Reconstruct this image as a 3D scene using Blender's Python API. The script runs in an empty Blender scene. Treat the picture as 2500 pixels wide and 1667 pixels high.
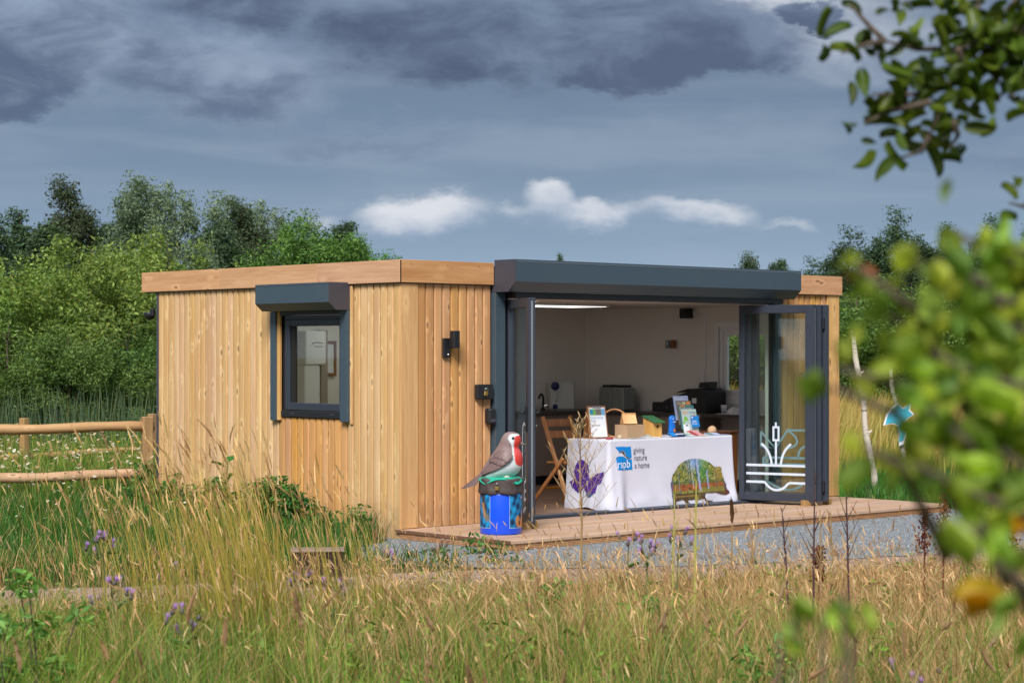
import bpy, math, random
import numpy as np
from mathutils import Vector, Matrix
random.seed(7); rng = np.random.default_rng(11)
S = bpy.context.scene; COL = S.collection
rad = math.radians
def c(r, g, b, k=1.0):
    """sRGB 0-255 -> linear albedo"""
    f = lambda v: (v/255/12.92 if v/255 <= .04045 else ((v/255+.055)/1.055)**2.4)*k
    return (f(r), f(g), f(b), 1.0)

# ------------------------------------------------------------------ camera
# world: origin at the cabin's near corner on deck level, +X along its long open front, +Y along the short side, +Z up
CAM = Vector((-11.972, -14.576, 1.649)); YAW = rad(47.449); PITCH = rad(0.283)
RT = Vector((math.sin(YAW), -math.cos(YAW), 0)); FW = Vector((math.cos(YAW), math.sin(YAW), 0))
cd = bpy.data.cameras.new('camera'); cam = bpy.data.objects.new('camera', cd); COL.objects.link(cam)
cam.location = CAM; cam.rotation_euler = (rad(90)+PITCH, 0, YAW-rad(90))
cd.sensor_width = 36; cd.lens = 36*4957/2500; cd.clip_start = .1; cd.clip_end = 3000
cd.dof.use_dof = True; cd.dof.focus_distance = 19.3; cd.dof.aperture_fstop = 5.6
S.camera = cam
GZ = -.10                                    # ground level below the deck
def pt(r, d, z=GZ):
    """r metres to the right of, d metres ahead of the photographer's feet"""
    return Vector((CAM.x+RT.x*r+FW.x*d, CAM.y+RT.y*r+FW.y*d, z))

# ------------------------------------------------------------------ exposure / sun / sky
S.view_settings.view_transform = 'Standard'; S.view_settings.look = 'None'
S.view_settings.exposure = 0.24; S.view_settings.gamma = 1.0
S.render.engine = 'CYCLES'
S.cycles.use_denoising = True
S.cycles.max_bounces = 8; S.cycles.diffuse_bounces = 6; S.cycles.transparent_max_bounces = 16
S.cycles.sample_clamp_indirect = 6.0
SUN_EL = rad(44); SUN_DIR = Vector((-.80, -.60, 0)).normalized()*math.cos(SUN_EL)+Vector((0, 0, math.sin(SUN_EL)))
sl = bpy.data.lights.new('sun', 'SUN'); sl.energy = 4.1; sl.angle = rad(22); sl.color = (1.0, .975, .935)
sun = bpy.data.objects.new('sun', sl); COL.objects.link(sun)
sun.rotation_euler = SUN_DIR.to_track_quat('Z', 'Y').to_euler(); sun.location = (-20, -15, 25)

class NB:
    """small node-tree writer"""
    def __init__(s, tree): s.t = tree; s.n = tree.nodes; s.l = tree.links
    def node(s, typ, **kw):
        n = s.n.new(typ)
        for k, v in kw.items(): setattr(n, k, v)
        return n
    def put(s, sock, v):
        if isinstance(v, bpy.types.NodeSocket): s.l.new(v, sock)
        elif v is not None:
            if sock.type == 'RGBA' and len(v) == 3: v = (*v, 1)
            sock.default_value = v
    def m(s, op, a, b=None, c_=None, clamp=False):
        n = s.node('ShaderNodeMath', operation=op, use_clamp=clamp)
        s.put(n.inputs[0], a); s.put(n.inputs[1], b) if b is not None else None
        if c_ is not None: s.put(n.inputs[2], c_)
        return n.outputs[0]
    def vm(s, op, a, b=None):
        n = s.node('ShaderNodeVectorMath', operation=op); s.put(n.inputs[0], a)
        if b is not None: s.put(n.inputs[1], b)
        return n.outputs['Value'] if op in ('DOT_PRODUCT', 'LENGTH') else n.outputs[0]
    def xyz(s, x=0., y=0., z=0.):
        n = s.node('ShaderNodeCombineXYZ')
        for i, v in enumerate((x, y, z)): s.put(n.inputs[i], v)
        return n.outputs[0]
    def sep(s, v):
        n = s.node('ShaderNodeSeparateXYZ'); s.put(n.inputs[0], v); return n.outputs
    def noise(s, vec, scale, detail=4., rough=.55, dist=0., out=0):
        n = s.node('ShaderNodeTexNoise'); s.put(n.inputs['Vector'], vec)
        for k, v in (('Scale', scale), ('Detail', detail), ('Roughness', rough), ('Distortion', dist)): s.put(n.inputs[k], v)
        return n.outputs[out]
    def voro(s, vec, scale, feature='F1', rnd=1., out='Distance'):
        n = s.node('ShaderNodeTexVoronoi', feature=feature); s.put(n.inputs['Vector'], vec)
        s.put(n.inputs['Scale'], scale); s.put(n.inputs['Randomness'], rnd)
        return n.outputs[out]
    def step(s, v, lo, hi):
        n = s.node('ShaderNodeMapRange', interpolation_type='SMOOTHSTEP')
        s.put(n.inputs[0], v); s.put(n.inputs[1], lo); s.put(n.inputs[2], hi); return n.outputs[0]
    def mapr(s, v, a, b, x, y):
        n = s.node('ShaderNodeMapRange'); 
        for i, q in enumerate((v, a, b, x, y)): s.put(n.inputs[i], q)
        return n.outputs[0]
    def mix(s, f, a, b, mode='MIX'):
        n = s.node('ShaderNodeMix', data_type='RGBA', blend_type=mode)
        s.put(n.inputs[0], f); s.put(n.inputs[6], a); s.put(n.inputs[7], b); return n.outputs[2]
    def ramp(s, f, pts):
        n = s.node('ShaderNodeValToRGB'); s.put(n.inputs[0], f); e = n.color_ramp.elements
        while len(e) < len(pts): e.new(.5)
        for q, (p, col) in zip(e, pts): q.position = p; q.color = (*col[:3], 1)
        return n.outputs[0]
    def bump(s, h, strength, dist):
        n = s.node('ShaderNodeBump'); s.put(n.inputs['Height'], h)
        s.put(n.inputs['Strength'], strength); s.put(n.inputs['Distance'], dist); return n.outputs[0]

# sky: a clear-sky base behind a broken deck of rain cloud, written in directions (azimuth / elevation)
W = bpy.data.worlds.new('World'); S.world = W; W.use_nodes = True
W.cycles.sampling_method = 'MANUAL'; W.cycles.sample_map_resolution = 512
W.node_tree.nodes.clear(); b = NB(W.node_tree)
gen = b.node('ShaderNodeTexCoord').outputs['Generated']
rr = b.vm('DOT_PRODUCT', gen, tuple(RT)); ff = b.vm('DOT_PRODUCT', gen, tuple(FW)); zz = b.sep(gen)[2]
sv = b.xyz(rr, ff, b.m('MULTIPLY', zz, 2.2))
sky = b.node('ShaderNodeTexSky', sky_type='NISHITA', sun_disc=False)
sky.sun_elevation = SUN_EL; sky.sun_rotation = math.atan2(SUN_DIR.x, SUN_DIR.y)
sky.air_density = 1.0; sky.dust_density = 2.0
clear = b.mix(1.0, sky.outputs[0], (.07, .07, .07), 'MULTIPLY')
veil = b.ramp(b.m('MAXIMUM', zz, 0.), [(0, c(176, 199, 222)), (.028, c(150, 174, 199)), (.055, c(130, 154, 180)), (.09, c(114, 136, 162)), (.15, c(100, 118, 143)), (.35, c(140, 150, 168)), (.8, c(176, 182, 192))])
base = b.mix(.88, clear, veil)
st = b.noise(b.xyz(rr, ff, b.m('MULTIPLY', zz, 9.)), 5., 3, .55, .3)                     # thin stretched altostratus
base = b.mix(b.m('MULTIPLY', b.step(st, .42, .76), .24), base, c(170, 181, 197))
nbig = b.noise(sv, 5.5, 3, .55)                                                          # broken cumulus, on overhead and all round
field = b.m('MULTIPLY', b.step(nbig, .46, .62), b.step(zz, .17, .30))
base = b.mix(field, base, b.mix(b.step(nbig, .5, .72), c(178, 184, 194), c(112, 122, 142)))
bg0 = b.node('ShaderNodeBackground'); b.put(bg0.inputs[0], base)
# the clouds over the trees, one by one
az = b.m('ARCTAN2', rr, ff); el = b.m('ARCSINE', zz)
n1 = b.noise(sv, 9, 3, .55, 0, 1); n2 = b.noise(sv, 34, 4, .62, 0, 1)
wv = b.vm('ADD', b.vm('MULTIPLY', b.vm('SUBTRACT', n1, (.5,)*3), (.115, .050, 0)), b.vm('MULTIPLY', b.vm('SUBTRACT', n2, (.5,)*3), (.040, .030, 0)))
pos = b.vm('ADD', b.xyz(az, el, 0.), wv)
pos2 = b.vm('ADD', b.xyz(az, el, 0.), b.vm('MULTIPLY', wv, (.36, .75, 0)))
nt = b.m('SUBTRACT', b.noise(sv, 22, 4, .6, .5), .5)
U = 1/4957; colr = base
def blob(P, x, y, rx, ry, soft):
    v = b.vm('MULTIPLY', b.vm('SUBTRACT', P, ((x-1250)*U, (858-y)*U, 0)), (1/(rx*U), 1/(ry*U), 0))
    return b.step(b.vm('LENGTH', v), 1.0, 1.0-soft), b.sep(v)[1]
def dark(cl, lo, hi, amt, soft):
    global colr
    mk = None; sh = None
    for e in cl:
        k, dy = blob(pos, *e, soft); mk = k if mk is None else b.m('MAXIMUM', mk, k)
        q = b.m('MULTIPLY', k, b.mapr(dy, -.8, 1., 1., 0.)); sh = q if sh is None else b.m('MAXIMUM', sh, q)
    tone = b.m('MULTIPLY_ADD', nt, 1.5, b.m('MULTIPLY', sh, .95))
    colr = b.mix(b.m('MULTIPLY', mk, amt), colr, b.mix(b.step(tone, .0, .85), lo, hi))
k, _ = blob(pos, 1830, -40, 560, 130, .9); colr = b.mix(b.m('MULTIPLY', k, .92), colr, c(204, 209, 218))
k, _ = blob(pos, 2100, 110, 320, 140, .95); colr = b.mix(b.m('MULTIPLY', k, .6), colr, c(190, 197, 209))
k, _ = blob(pos, 1500, 350, 900, 90, .95); colr = b.mix(b.m('MULTIPLY', k, .30), colr, c(150, 164, 182))
dark([(200, 60, 900, 300)], c(116, 136, 162), c(104, 122, 148), .55, .95)
dark([(60, 130, 300, 240)], c(142, 159, 182), c(88, 103, 128), .95, .34)
dark([(500, 215, 360, 150)], c(144, 160, 182), c(98, 112, 137), .9, .6)
dark([(560, 20, 420, 110), (1000, 90, 560, 170), (1360, 60, 680, 200), (1150, 190, 340, 100)], c(118, 135, 159), c(80, 92, 117), .96, .85)
dark([(1760, 120, 300, 120), (1600, 140, 260, 100), (2005, 45, 90, 50)], c(116, 131, 155), c(84, 97, 122), .96, .42)
dark([(2460, 395, 260, 75), (2140, 160, 200, 60), (900, 340, 420, 60)], c(132, 148, 171), c(106, 122, 148), .6, .95)
def cumulus(x, y, rx, ry, amt, soft=.6):
    global colr
    k, dy = blob(pos2, x, y, rx, ry, soft)
    k = b.m('MULTIPLY', k, b.step(dy, -.9, -.1))
    tone = b.m('MULTIPLY_ADD', nt, 1.1, b.mapr(dy, -.7, .6, 0., 1.))
    colr = b.mix(b.m('MULTIPLY', k, amt), colr, b.mix(b.step(tone, .0, .95), c(150, 167, 189), c(214, 217, 224)))
cumulus(1040, 548, 185, 84, .93, .5); cumulus(1240, 540, 50, 34, .55, .9)
cumulus(1440, 540, 220, 56, .82); cumulus(1355, 500, 80, 74, .85, .5); cumulus(1730, 532, 160, 56, .72)
cumulus(1940, 540, 90, 26, .4, .9); cumulus(805, 552, 70, 40, .45, .9)
bg = b.node('ShaderNodeBackground'); b.put(bg.inputs[0], colr); bg.inputs[1].default_value = .94; bg0.inputs[1].default_value = .94
# directions far from these clouds need only the general sky
msk = b.m('MULTIPLY', b.m('GREATER_THAN', ff, .80), b.m('LESS_THAN', b.m('ABSOLUTE', zz), .40))
mx = b.node('ShaderNodeMixShader'); b.l.new(msk, mx.inputs[0]); b.l.new(bg0.outputs[0], mx.inputs[1]); b.l.new(bg.outputs[0], mx.inputs[2])
b.l.new(mx.outputs[0], b.node('ShaderNodeOutputWorld').inputs[0])

# ------------------------------------------------------------------ mesh helpers
class MB:
    def __init__(s): s.v = []; s.f = []; s.mi = []; s.sm = []; s.cur = 0; s.smooth = False
    def add(s, vs, fs, M=None):
        o = len(s.v); s.v += [tuple(M @ Vector(p)) if M else tuple(p) for p in vs]
        s.f += [tuple(i+o for i in f) for f in fs]; s.mi += [s.cur]*len(fs); s.sm += [s.smooth]*len(fs); return s
    def box(s, x0, x1, y0, y1, z0, z1, M=None):
        return s.add([(x0,y0,z0),(x1,y0,z0),(x1,y1,z0),(x0,y1,z0),(x0,y0,z1),(x1,y0,z1),(x1,y1,z1),(x0,y1,z1)],
                     [(0,3,2,1),(4,5,6,7),(0,1,5,4),(1,2,6,5),(2,3,7,6),(3,0,4,7)], M)
    def cbox(s, x0, x1, y0, y1, z0, z1, r=.004, M=None):
        """box with chamfered edges"""
        vs = []
        for x, sx in ((x0,1),(x1,-1)):
            for y, sy in ((y0,1),(y1,-1)):
                for z, sz in ((z0,1),(z1,-1)):
                    vs += [(x,y+sy*r,z+sz*r),(x+sx*r,y,z+sz*r),(x+sx*r,y+sy*r,z)]
        I = lambda a,b_,c_,k: ((a*2+b_)*2+c_)*3+k
        fs = []
        for a in (0,1): fs.append([I(a,0,0,0),I(a,1,0,0),I(a,1,1,0),I(a,0,1,0)][::(-1 if a == 0 else 1)])
        for a in (0,1): fs.append([I(0,a,0,1),I(1,a,0,1),I(1,a,1,1),I(0,a,1,1)][::(1 if a == 0 else -1)])
        for a in (0,1): fs.append([I(0,0,a,2),I(1,0,a,2),I(1,1,a,2),I(0,1,a,2)][::(-1 if a == 0 else 1)])
        for a in (0,1):
            for e in (0,1):
                q = [I(a,e,0,0),I(a,e,1,0),I(a,e,1,1),I(a,e,0,1)]; fs.append(q if (a+e)%2 == 0 else q[::-1])
                q = [I(a,0,e,0),I(a,1,e,0),I(a,1,e,2),I(a,0,e,2)]; fs.append(q if (a+e)%2 == 1 else q[::-1])
                q = [I(0,a,e,1),I(1,a,e,1),I(1,a,e,2),I(0,a,e,2)]; fs.append(q if (a+e)%2 == 0 else q[::-1])
        for a in (0,1):
            for e in (0,1):
                for g in (0,1):
                    q = [I(a,e,g,0),I(a,e,g,1),I(a,e,g,2)]; fs.append(q if (a+e+g)%2 == 1 else q[::-1])
        return s.add(vs, fs, M)
    def prism(s, poly, axis, a0, a1, M=None):
        """poly in the two other axes (cyclic order), extruded a0..a1 along axis"""
        n = len(poly)
        def P(p, a): 
            q = [0,0,0]; q[axis] = a; q[(axis+1)%3] = p[0]; q[(axis+2)%3] = p[1]; return q
        ar = sum(poly[i][0]*poly[(i+1)%n][1]-poly[(i+1)%n][0]*poly[i][1] for i in range(n))
        if ar < 0: poly = poly[::-1]
        vs = [P(p, a0) for p in poly]+[P(p, a1) for p in poly]
        fs = [tuple(range(n))[::-1], tuple(range(n, 2*n))]+[(i,(i+1)%n,n+(i+1)%n,n+i) for i in range(n)]
        return s.add(vs, fs, M)
    def tube(s, pts, rads, n=8, caps=True, M=None):
        pts = [Vector(p) for p in pts]
        if not hasattr(rads, '__len__'): rads = [rads]*len(pts)
        vs = []; fs = []; ref = None
        for i, p in enumerate(pts):
            t = (pts[min(i+1,len(pts)-1)]-pts[max(i-1,0)]).normalized()
            if ref is None: ref = t.orthogonal().normalized()
            ref = (ref-t*ref.dot(t)).normalized(); w = t.cross(ref)
            vs += [p+(ref*math.cos(2*math.pi*k/n)+w*math.sin(2*math.pi*k/n))*rads[i] for k in range(n)]
        for i in range(len(pts)-1):
            for k in range(n): fs.append((i*n+k, i*n+(k+1)%n, (i+1)*n+(k+1)%n, (i+1)*n+k))
        if caps: fs += [tuple(range(n))[::-1], tuple(range((len(pts)-1)*n, len(pts)*n))]
        return s.add(vs, fs, M)
    def lathe(s, prof, n=24, M=None, sx=1., sy=1.):
        vs = [(r*math.cos(2*math.pi*k/n)*sx, r*math.sin(2*math.pi*k/n)*sy, z) for r, z in prof for k in range(n)]
        fs = [(i*n+k, i*n+(k+1)%n, (i+1)*n+(k+1)%n, (i+1)*n+k) for i in range(len(prof)-1) for k in range(n)]
        if prof[0][0] > 1e-5: fs.append(tuple(range(n))[::-1])
        if prof[-1][0] > 1e-5: fs.append(tuple(range((len(prof)-1)*n, len(prof)*n)))
        return s.add(vs, fs, M)
    def mesh(s, name, mats):
        me = bpy.data.meshes.new(name); me.from_pydata(s.v, [], s.f)
        for m_ in (mats if isinstance(mats, (list, tuple)) else [mats]): me.materials.append(m_)
        me.polygons.foreach_set('material_index', s.mi); me.polygons.foreach_set('use_smooth', s.sm); me.update(); return me
    def build(s, name, mats, parent=None, loc=(0,0,0), rot=(0,0,0)):
        return ob(name, s.mesh(name, mats), parent, loc, rot)
def ob(name, me, parent=None, loc=(0,0,0), rot=(0,0,0), scale=None):
    o = bpy.data.objects.new(name, me); COL.objects.link(o)
    o.location = loc; o.rotation_euler = rot
    if scale is not None: o.scale = scale if hasattr(scale, '__len__') else (scale,)*3
    if parent: o.parent = parent
    return o
def tag(o, label=None, cat=None, group=None, kind=None):
    for k, v in (('label', label), ('category', cat), ('group', group), ('kind', kind)):
        if v: o[k] = v
    return o
def thing(name, label, cat, loc=(0,0,0), rz=0, group=None):
    o = bpy.data.objects.new(name, None); COL.objects.link(o); o.location = loc; o.rotation_euler = (0,0,rz)
    o.empty_display_size = .1
    return tag(o, label, cat, group)
def empty(name, parent, loc=(0,0,0), rz=0):
    o = bpy.data.objects.new(name, None); COL.objects.link(o); o.location = loc; o.rotation_euler = (0,0,rz); o.parent = parent; return o
def copy_tree(o, parent=None):
    q = o.copy(); COL.objects.link(q); q.parent = parent
    for ch in o.children: copy_tree(ch, q)
    return q
def npmesh(name, V, T, mat, col=None, smooth=False):
    """triangles from numpy arrays, per-vertex colour attribute 'col'"""
    V = np.ascontiguousarray(V, np.float32); T = np.ascontiguousarray(T, np.int32)
    me = bpy.data.meshes.new(name); me.vertices.add(len(V)); me.loops.add(T.size); me.polygons.add(len(T))
    me.vertices.foreach_set('co', V.ravel()); me.loops.foreach_set('vertex_index', T.ravel())
    me.polygons.foreach_set('loop_start', np.arange(0, T.size, 3, dtype=np.int32))
    me.polygons.foreach_set('use_smooth', np.full(len(T), smooth))
    me.materials.append(mat); me.update(calc_edges=True)
    if col is not None:
        a = me.attributes.new('col', 'FLOAT_COLOR', 'POINT'); k = np.ones((len(V), 4), np.float32); k[:, :3] = col
        a.data.foreach_set('color', k.ravel())
    return me
def text_geo(txt, size, squeeze=1., align='LEFT'):
    cu = bpy.data.curves.new('txt', 'FONT'); cu.body = txt; cu.size = size; cu.align_x = align; cu.resolution_u = 3
    o = bpy.data.objects.new('txt', cu); COL.objects.link(o)
    me = o.to_mesh(depsgraph=bpy.context.evaluated_depsgraph_get()) if False else None
    dg = bpy.context.evaluated_depsgraph_get(); dg.update(); me = bpy.data.meshes.new_from_object(o.evaluated_get(dg))
    vs = [(v.co.x*squeeze, v.co.y) for v in me.vertices]; fs = [tuple(p.vertices) for p in me.polygons]
    bpy.data.objects.remove(o); bpy.data.curves.remove(cu); bpy.data.meshes.remove(me)
    return vs, fs

# ------------------------------------------------------------------ materials
def newmat(name):
    m_ = bpy.data.materials.new(name); m_.use_nodes = True; m_.node_tree.nodes.clear()
    q = NB(m_.node_tree); p = q.node('ShaderNodeBsdfPrincipled'); o = q.node('ShaderNodeOutputMaterial')
    q.l.new(p.outputs[0], o.inputs[0]); return m_, q, p, o
def mat(name, col, rough=.6, metal=0., var=.12, scale=14., bump=0., spec=.5, dirt=0., coat=0.):
    m_, q, p, o = newmat(name)
    oc = q.node('ShaderNodeTexCoord').outputs['Object']
    n = q.noise(oc, scale, 5, .6)
    cl = q.mix(n, tuple(x*(1-var) for x in col[:3]), tuple(min(1, x*(1+var)) for x in col[:3]))
    if dirt:
        d = q.noise(oc, 3.1, 6, .7); cl = q.mix(q.m('MULTIPLY', q.step(d, .5, .75), dirt), cl, (.16, .13, .09, 1))
    q.put(p.inputs['Base Color'], cl); p.inputs['Metallic'].default_value = metal
    q.put(p.inputs['Roughness'], q.mapr(n, 0., 1., max(0, rough-.08), min(1, rough+.08)))
    p.inputs['Specular IOR Level'].default_value = spec; p.inputs['Coat Weight'].default_value = coat
    if bump: q.put(p.inputs['Normal'], q.bump(n, bump, .01))
    return m_
def wood(name, lo, hi, axis=2, knots=.8, tint=.30, dirt=.0, rough=.62, grain=1., ksc=1., wear=0.):
    """softwood board, grain along the object's own axis, every board its own piece of tree"""
    m_, q, p, o = newmat(name)
    oc = q.node('ShaderNodeTexCoord').outputs['Object']; rnd = q.node('ShaderNodeObjectInfo').outputs['Random']
    off = q.xyz(q.m('MULTIPLY', rnd, 37.), q.m('MULTIPLY', rnd, 91.), q.m('MULTIPLY', rnd, 53.))
    base = q.vm('ADD', oc, off)
    def sc(across, along):
        v = [across]*3; v[axis] = along; return tuple(v)
    wv = q.vm('ADD', base, q.vm('MULTIPLY', q.noise(q.vm('MULTIPLY', base, sc(3, .8)), 2., 2, .5, 0, 1), (.05, .05, .05)))
    g = q.noise(q.vm('MULTIPLY', wv, sc(60, 1.6)), 1., 4, .6, .6)
    broad = q.noise(q.vm('MULTIPLY', base, sc(9, .7)), 1., 3, .5)
    kv = q.vm('MULTIPLY', wv, sc(11*ksc, 4.2*ksc))
    kd = q.voro(kv, 1.); kc = q.sep(q.voro(kv, 1., out='Color'))[0]
    gate = q.step(kc, 1.02-.62*knots, 1.10-.62*knots)
    ring = q.m('MULTIPLY', q.step(kd, .40, .16), gate); core = q.m('MULTIPLY', q.step(kd, .19, .07), gate)
    f = q.m('ADD', q.m('MULTIPLY', g, .55*grain), q.m('MULTIPLY', broad, .6))
    cl = q.mix(q.step(f, .35, .85), lo, hi)
    cl = q.mix(q.m('MULTIPLY', ring, .45), cl, tuple(min(1, x*1.18) for x in hi[:3]))
    cl = q.mix(q.m('MULTIPLY', core, .8), cl, tuple(x*.40 for x in lo[:3]))
    r2 = q.m('FRACT', q.m('MULTIPLY', rnd, 17.3)); hs = q.node('ShaderNodeHueSaturation')
    q.put(hs.inputs['Hue'], q.mapr(r2, 0., 1., .495, .505)); q.put(hs.inputs['Saturation'], q.mapr(r2, 0., 1., .90, 1.08))
    q.put(hs.inputs['Value'], q.mapr(rnd, 0., 1., 1-tint/2, 1+tint/2)); q.put(hs.inputs['Color'], cl); cl = hs.outputs[0]
    if dirt:
        d = q.noise(oc, 2.3, 6, .7); cl = q.mix(q.m('MULTIPLY', q.step(d, .42, .75), dirt), cl, (.20, .15, .10, 1))
    if wear:                                                    # rain splash at the foot, grey streaks further up
        z = q.sep(oc)[2]; sn = q.noise(q.vm('ADD', oc, off), 7., 4, .65)
        sp = q.step(q.m('SUBTRACT', z, q.m('MULTIPLY', sn, .55)), .10, -.22); cl = q.mix(q.m('MULTIPLY', sp, wear), cl, c(128, 108, 84))
        sk = q.noise(q.vm('MULTIPLY', base, (22, 22, .55)), 1., 3, .6); cl = q.mix(q.m('MULTIPLY', q.step(sk, .54, .74), wear*.6), cl, c(168, 148, 124))
    q.put(p.inputs['Base Color'], cl); p.inputs['Roughness'].default_value = rough; p.inputs['Specular IOR Level'].default_value = .3
    q.put(p.inputs['Normal'], q.bump(q.m('ADD', f, q.m('MULTIPLY', ring, .5)), .22, .006)); return m_
def leafmat(name, var=.25, trans=.35, rough=.55):
    """two-sided leaf or blade: colour from the plant itself (attribute col), light passes through"""
    m_, q, p, o = newmat(name); q.n.remove(p)
    at = q.node('ShaderNodeAttribute', attribute_name='col').outputs['Color']
    rnd = q.node('ShaderNodeObjectInfo').outputs['Random']
    hs = q.node('ShaderNodeHueSaturation'); q.put(hs.inputs['Hue'], q.mapr(rnd, 0., 1., .485, .515)); hs.inputs['Saturation'].default_value = 1.
    q.put(hs.inputs['Value'], q.mapr(q.m('FRACT', q.m('MULTIPLY', rnd, 7.7)), 0., 1., 1-var, 1+var)); q.put(hs.inputs['Color'], at)
    d = q.node('ShaderNodeBsdfDiffuse'); q.put(d.inputs[0], hs.outputs[0])
    t = q.node('ShaderNodeBsdfTranslucent'); q.put(t.inputs[0], q.mix(1., hs.outputs[0], (1.0, 1.0, .55), 'MULTIPLY'))
    gl = q.node('ShaderNodeBsdfGlossy'); gl.inputs['Roughness'].default_value = rough
    q.put(gl.inputs[0], (.5, .5, .5, 1))
    a = q.node('ShaderNodeMixShader'); a.inputs[0].default_value = trans; q.l.new(d.outputs[0], a.inputs[1]); q.l.new(t.outputs[0], a.inputs[2])
    e = q.node('ShaderNodeMixShader'); e.inputs[0].default_value = .035; q.l.new(a.outputs[0], e.inputs[1]); q.l.new(gl.outputs[0], e.inputs[2])
    q.l.new(e.outputs[0], o.inputs[0]); return m_
def glass(name, tint=(.93, .96, .95), refl=1.0, frost=0.):
    m_, q, p, o = newmat(name); q.n.remove(p)
    t = q.node('ShaderNodeBsdfTransparent'); q.put(t.inputs[0], (*tint, 1))
    g = q.node('ShaderNodeBsdfGlossy'); g.inputs['Roughness'].default_value = .02; q.put(g.inputs[0], (1, 1, 1, 1))
    fa = q.node('ShaderNodeLayerWeight').outputs['Facing']                      # Schlick, the same from both sides of the pane
    fr = q.m('MULTIPLY_ADD', q.m('POWER', fa, 5.), .93, .045)
    x = q.node('ShaderNodeMixShader'); q.put(x.inputs[0], q.m('MULTIPLY', fr, refl, clamp=True))
    q.l.new(t.outputs[0], x.inputs[1]); q.l.new(g.outputs[0], x.inputs[2]); q.l.new(x.outputs[0], o.inputs[0]); return m_
def colmat(name, rough=.6, spec=.4, coat=0.):
    """print or paint whose colours are stored on the surface itself"""
    m_, q, p, o = newmat(name); q.put(p.inputs['Base Color'], q.node('ShaderNodeAttribute', attribute_name='col').outputs['Color'])
    p.inputs['Roughness'].default_value = rough; p.inputs['Specular IOR Level'].default_value = spec; p.inputs['Coat Weight'].default_value = coat; return m_

M = {}
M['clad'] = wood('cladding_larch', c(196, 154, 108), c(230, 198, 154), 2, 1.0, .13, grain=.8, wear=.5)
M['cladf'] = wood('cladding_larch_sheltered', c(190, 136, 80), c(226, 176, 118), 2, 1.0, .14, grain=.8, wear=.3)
M['fascia_y'] = wood('fascia_board_side', c(182, 132, 92), c(214, 170, 128), 1, .8, .12, ksc=.8)
M['fascia_x'] = wood('fascia_board_front', c(186, 132, 90), c(216, 168, 124), 0, .8, .12, ksc=.8)
M['post'] = wood('corner_post', c(190, 142, 94), c(224, 182, 130), 2, .9, .1, ksc=.6)
M['deck'] = wood('deck_board', c(170, 136, 112), c(206, 174, 148), 0, .35, .14, .3)
M['deckface'] = wood('deck_fascia', c(160, 112, 72), c(196, 152, 108), 0, .4, .1, .3)
M['endgrain'] = mat('deck_end_grain', c(112, 76, 56), .85, var=.4, scale=60, bump=.4)
M['rail'] = wood('round_rail', c(170, 128, 88), c(206, 168, 126), 0, .6, .14)
M['fpost'] = wood('fence_post', c(142, 108, 70), c(184, 148, 102), 2, .5, .1)
M['anth'] = mat('anthracite_powder_coat', c(62, 78, 90), .38, var=.07, scale=5, dirt=.08)
M['anth2'] = mat('anthracite_end_cap', c(66, 66, 76), .45, var=.06, scale=6)
M['black'] = mat('black_plastic', c(32, 33, 37), .4, var=.15)
M['frame'] = mat('graphite_window_frame', c(50, 56, 68), .42, var=.06, scale=8)
M['alu'] = mat('aluminium', c(176, 180, 184), .35, .8, var=.1, scale=40)
M['steel'] = mat('polished_steel', c(200, 200, 200), .2, 1., var=.05)
M['brass'] = mat('brass', c(190, 160, 92), .35, .9, var=.15, scale=60)
M['white'] = mat('white_wall_lining', c(234, 230, 224), .6, var=.03, scale=3)
M['upvc'] = mat('white_upvc', c(235, 236, 238), .3, var=.02)
M['ceil'] = mat('ceiling_board', c(222, 214, 206), .7, var=.03)
M['floor'] = wood('vinyl_floor', c(120, 92, 74), c(150, 120, 98), 0, .2, .1)
M['ctop'] = mat('worktop_laminate', c(78, 72, 70), .35, var=.25, scale=120)
M['cup'] = mat('cupboard_taupe', c(158, 142, 132), .45, var=.03)
M['dark'] = mat('dark_plinth', c(30, 27, 26), .7, var=.2)
M['glass'] = glass('clear_glass'); M['glassw'] = glass('window_glass', (.86, .90, .84), 1.0)
M['decal'] = mat('white_vinyl_sticker', c(198, 208, 222), .5, var=.03)
M['decal2'] = mat('pale_vinyl_sticker', c(120, 150, 160), .5, var=.03)
M['cloth'] = mat('white_polyester_cloth', c(204, 205, 220), .75, var=.03, scale=4, bump=.06)
M['print'] = colmat('textile_print', .75, .2)
M['ink'] = mat('grey_print_ink', c(88, 88, 100), .8, var=.05)
M['logo'] = mat('bright_blue_print', c(18, 128, 205), .75, var=.06)
M['whiteink'] = mat('white_print', c(236, 238, 244), .75, var=.02)
M['paper'] = mat('white_paper', c(236, 238, 244), .7, var=.03)
M['pine'] = wood('planed_pine', c(204, 152, 94), c(232, 188, 128), 2, .3, .12, rough=.45)
M['beech'] = wood('chair_beech', c(190, 120, 56), c(222, 158, 88), 2, .1, .08, rough=.4)
M['walnut'] = wood('brown_cabinet_wood', c(120, 74, 42), c(160, 106, 64), 2, .3, .1, rough=.45)
M['card'] = mat('brown_cardboard', c(176, 144, 112), .8, var=.05)
M['greenp'] = mat('green_painted_roof', c(52, 104, 66), .6, var=.12)
M['blue'] = mat('bright_blue_plastic', c(14, 78, 226), .35, var=.04, coat=.2)
M['cyan'] = mat('blue_bottle_label', c(22, 116, 216), .35, var=.2, scale=20)
M['paint'] = colmat('painted_resin', .58, .4, .0)
M['bark'] = mat('dark_bark_resin', c(74, 62, 60), .55, var=.5, scale=22, bump=.8)
M['teal'] = mat('teal_leaf_paint', c(30, 164, 136), .45, var=.1)
M['grass'] = leafmat('grass_blade', .0, .35)
M['leaf'] = leafmat('tree_leaf', .18, .42)
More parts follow.
